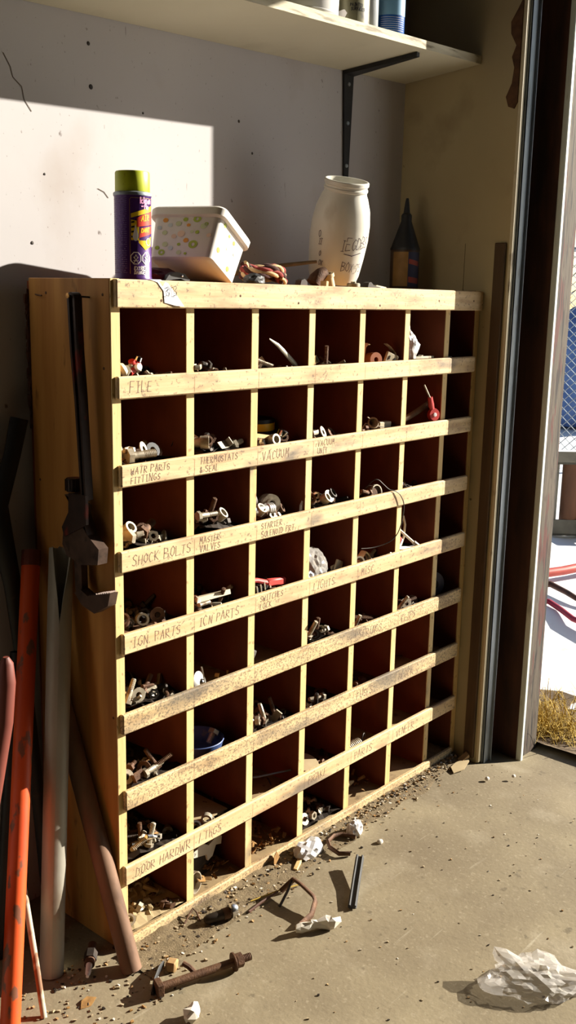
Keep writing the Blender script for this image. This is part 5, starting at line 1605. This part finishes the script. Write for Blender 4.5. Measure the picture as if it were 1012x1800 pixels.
t = piece('spark_plug', 'old spark plug with white insulator lying among the poles', 'spark plug', (-.058, .034, .012),
          ('threaded_end', M_rust, lambda b: b.lathe([(0, -.022), (.0085, -.022), (.0085, 0), (0, 0)], 14, frame((0, 0, 0), (-.68, -.70, -.05))), 40),
          ('hex', M_dark, lambda b: b.prism(hexpts(.0125), 0, .022, frame((0, 0, 0), (-.68, -.70, -.05))), None),
          ('collar', M_rust, lambda b: b.lathe([(0, .022), (.010, .022), (.010, .034), (0, .034)], 14, frame((0, 0, 0), (-.68, -.70, -.05))), 40),
          ('insulator', M_white, lambda b: b.lathe([(0, .034), (.0062, .034), (.005, .058), (.003, .060), (.003, .066), (0, .066)], 12, frame((0, 0, 0), (-.68, -.70, -.05))), 40))
piece('dry_leaf', 'dry brown leaf on the floor below the spark plug', 'leaf', (-.142, -.062, 0), ('leaf_blade', M_leaf, lambda b: b.prism([(-.018, -.004), (.0, -.010), (.020, .0), (.008, .012), (-.006, .010)], .001, .0022, R('X', 12)), None))
o = crumple('clear_film_bag', M_clearbag, (.450, -.632, 0), (.046, .066, .022), .32, 2.7, 41, 4, pts=[((.9, -.2, .3), .45, .8), ((-.5, .9, .1), .55, .8), ((.2, -1, .0), .75, .85), ((.4, .6, .9), .9, .93), ((-.2, -.8, .6), .5, .93)])
o.rotation_euler = (0, 0, math.radians(35))
tag(o, 'crumpled clear plastic film bag lying on the open floor', 'bag')
piece('cardboard_scrap', 'torn cardboard scrap at the right foot of the cabinet', 'cardboard', (1.13, -.052, 0), ('scrap', M_card, lambda b: b.prism([(-.05, -.012), (-.01, -.020), (.04, -.006), (.052, .008), (.0, .014), (-.03, .010)], 0.002, .0045, R('X', 8)), None))
piece('wood_chip_dark', 'brown wood chip in the shade right of the cabinet', 'chip', (1.168, -.040, 0), ('chip', M_wood2, lambda b: b.prism([(-.020, -.006), (.018, -.010), (.026, .004), (-.010, .010)], .001, .010, R('Y', -20)), None))
for i, (x, y, s, lb) in enumerate(((.659, -.126, .008, 'lone white pebble on the open floor'), (1.113, -.148, .007, 'white pebble at the sunlit edge of shade'), (1.176, -.192, .006, 'small pebble below the door track'))):
    o = crumple('pebble', M_wrap, (x, y, 0), (s, s * .8, s * .7), .15, 1.5, 50 + i, 2)
    tag(o, lb, 'pebble')
# dirt drift and chips swept against the cabinet foot
rr = random.Random(77)
g = MB()
NX, NY = 90, 12
for i in range(NX + 1):
    for j in range(NY + 1):
        x = -.02 + 1.19 * i / NX
        wd = .10 - .045 * x + .03 * noise.noise(Vector((x * 9, 0, 2)))
        v = j / NY
        y = -.0006 - wd * v
        z = (.010 - .004 * x) * (1 - v) ** 1.6 * (.7 + .6 * noise.noise(Vector((x * 40, y * 40, 0)))) + .0022 * abs(noise.noise(Vector((x * 130, y * 130, 3)))) * (1 - v)
        g.v.append((x, y, max(z, 0) + (.0006 if j < NY else -.001)))
for i in range(NX):
    for j in range(NY):
        p = i * (NY + 1) + j
        g.f.append((p, p + NY + 1, p + NY + 2, p + 1)); g.mi.append(0)
tag(g.build('dirt_drift', mat('floor_dirt', (100, 86, 62), (122, 106, 80), (60, 60, 60), 6, [((74, 60, 44), (90, 90, 90), .56, .66, .7)], .95, bump=.7, bscale=(260, 260, 260)), None, 60), 'drift of fine dirt swept along the foot of the cabinet', 'dirt', kind='stuff')
g = MB()
pal = [M_dust2, M_wood2, M_dark, M_wrap, M_leaf] = [mat('gravel_chip', (140, 124, 98), (160, 144, 116), (60, 60, 60), 3, (), .9), M_wood2, M_dark, M_wrap, M_leaf]
for q in range(1500):
    g.cur = rr.choice((0, 0, 0, 0, 0, 0, 1, 1, 2, 2, 2, 4)) if q % 14 else 3
    k = rr.random()
    if k < .72:
        x = rr.uniform(-.02, 1.17)
        y = -.002 - abs(rr.gauss(0, .045)) * (1.25 - .7 * x)
        s = rr.uniform(.0010, .0034)
    elif k < .86:
        x, y, s = rr.uniform(-.25, .05), rr.uniform(-.16, .05), rr.uniform(.001, .003)
    else:
        x, y, s = rr.uniform(-.1, 1.2), rr.uniform(-.75, -.1), rr.uniform(.0008, .0022)
    g.box(-s, s, -s * .7, s * .7, 0, s * rr.uniform(.5, 1.1), T(x, y, .0004 + (.004 if k < .72 and y > -.03 else 0)) @ R('Z', rr.uniform(0, 360)) @ R('X', rr.uniform(-25, 25)), jit=s * .25)
tag(g.build('floor_grit', pal), 'scattered grit and small chips over the concrete floor', 'grit', kind='stuff')
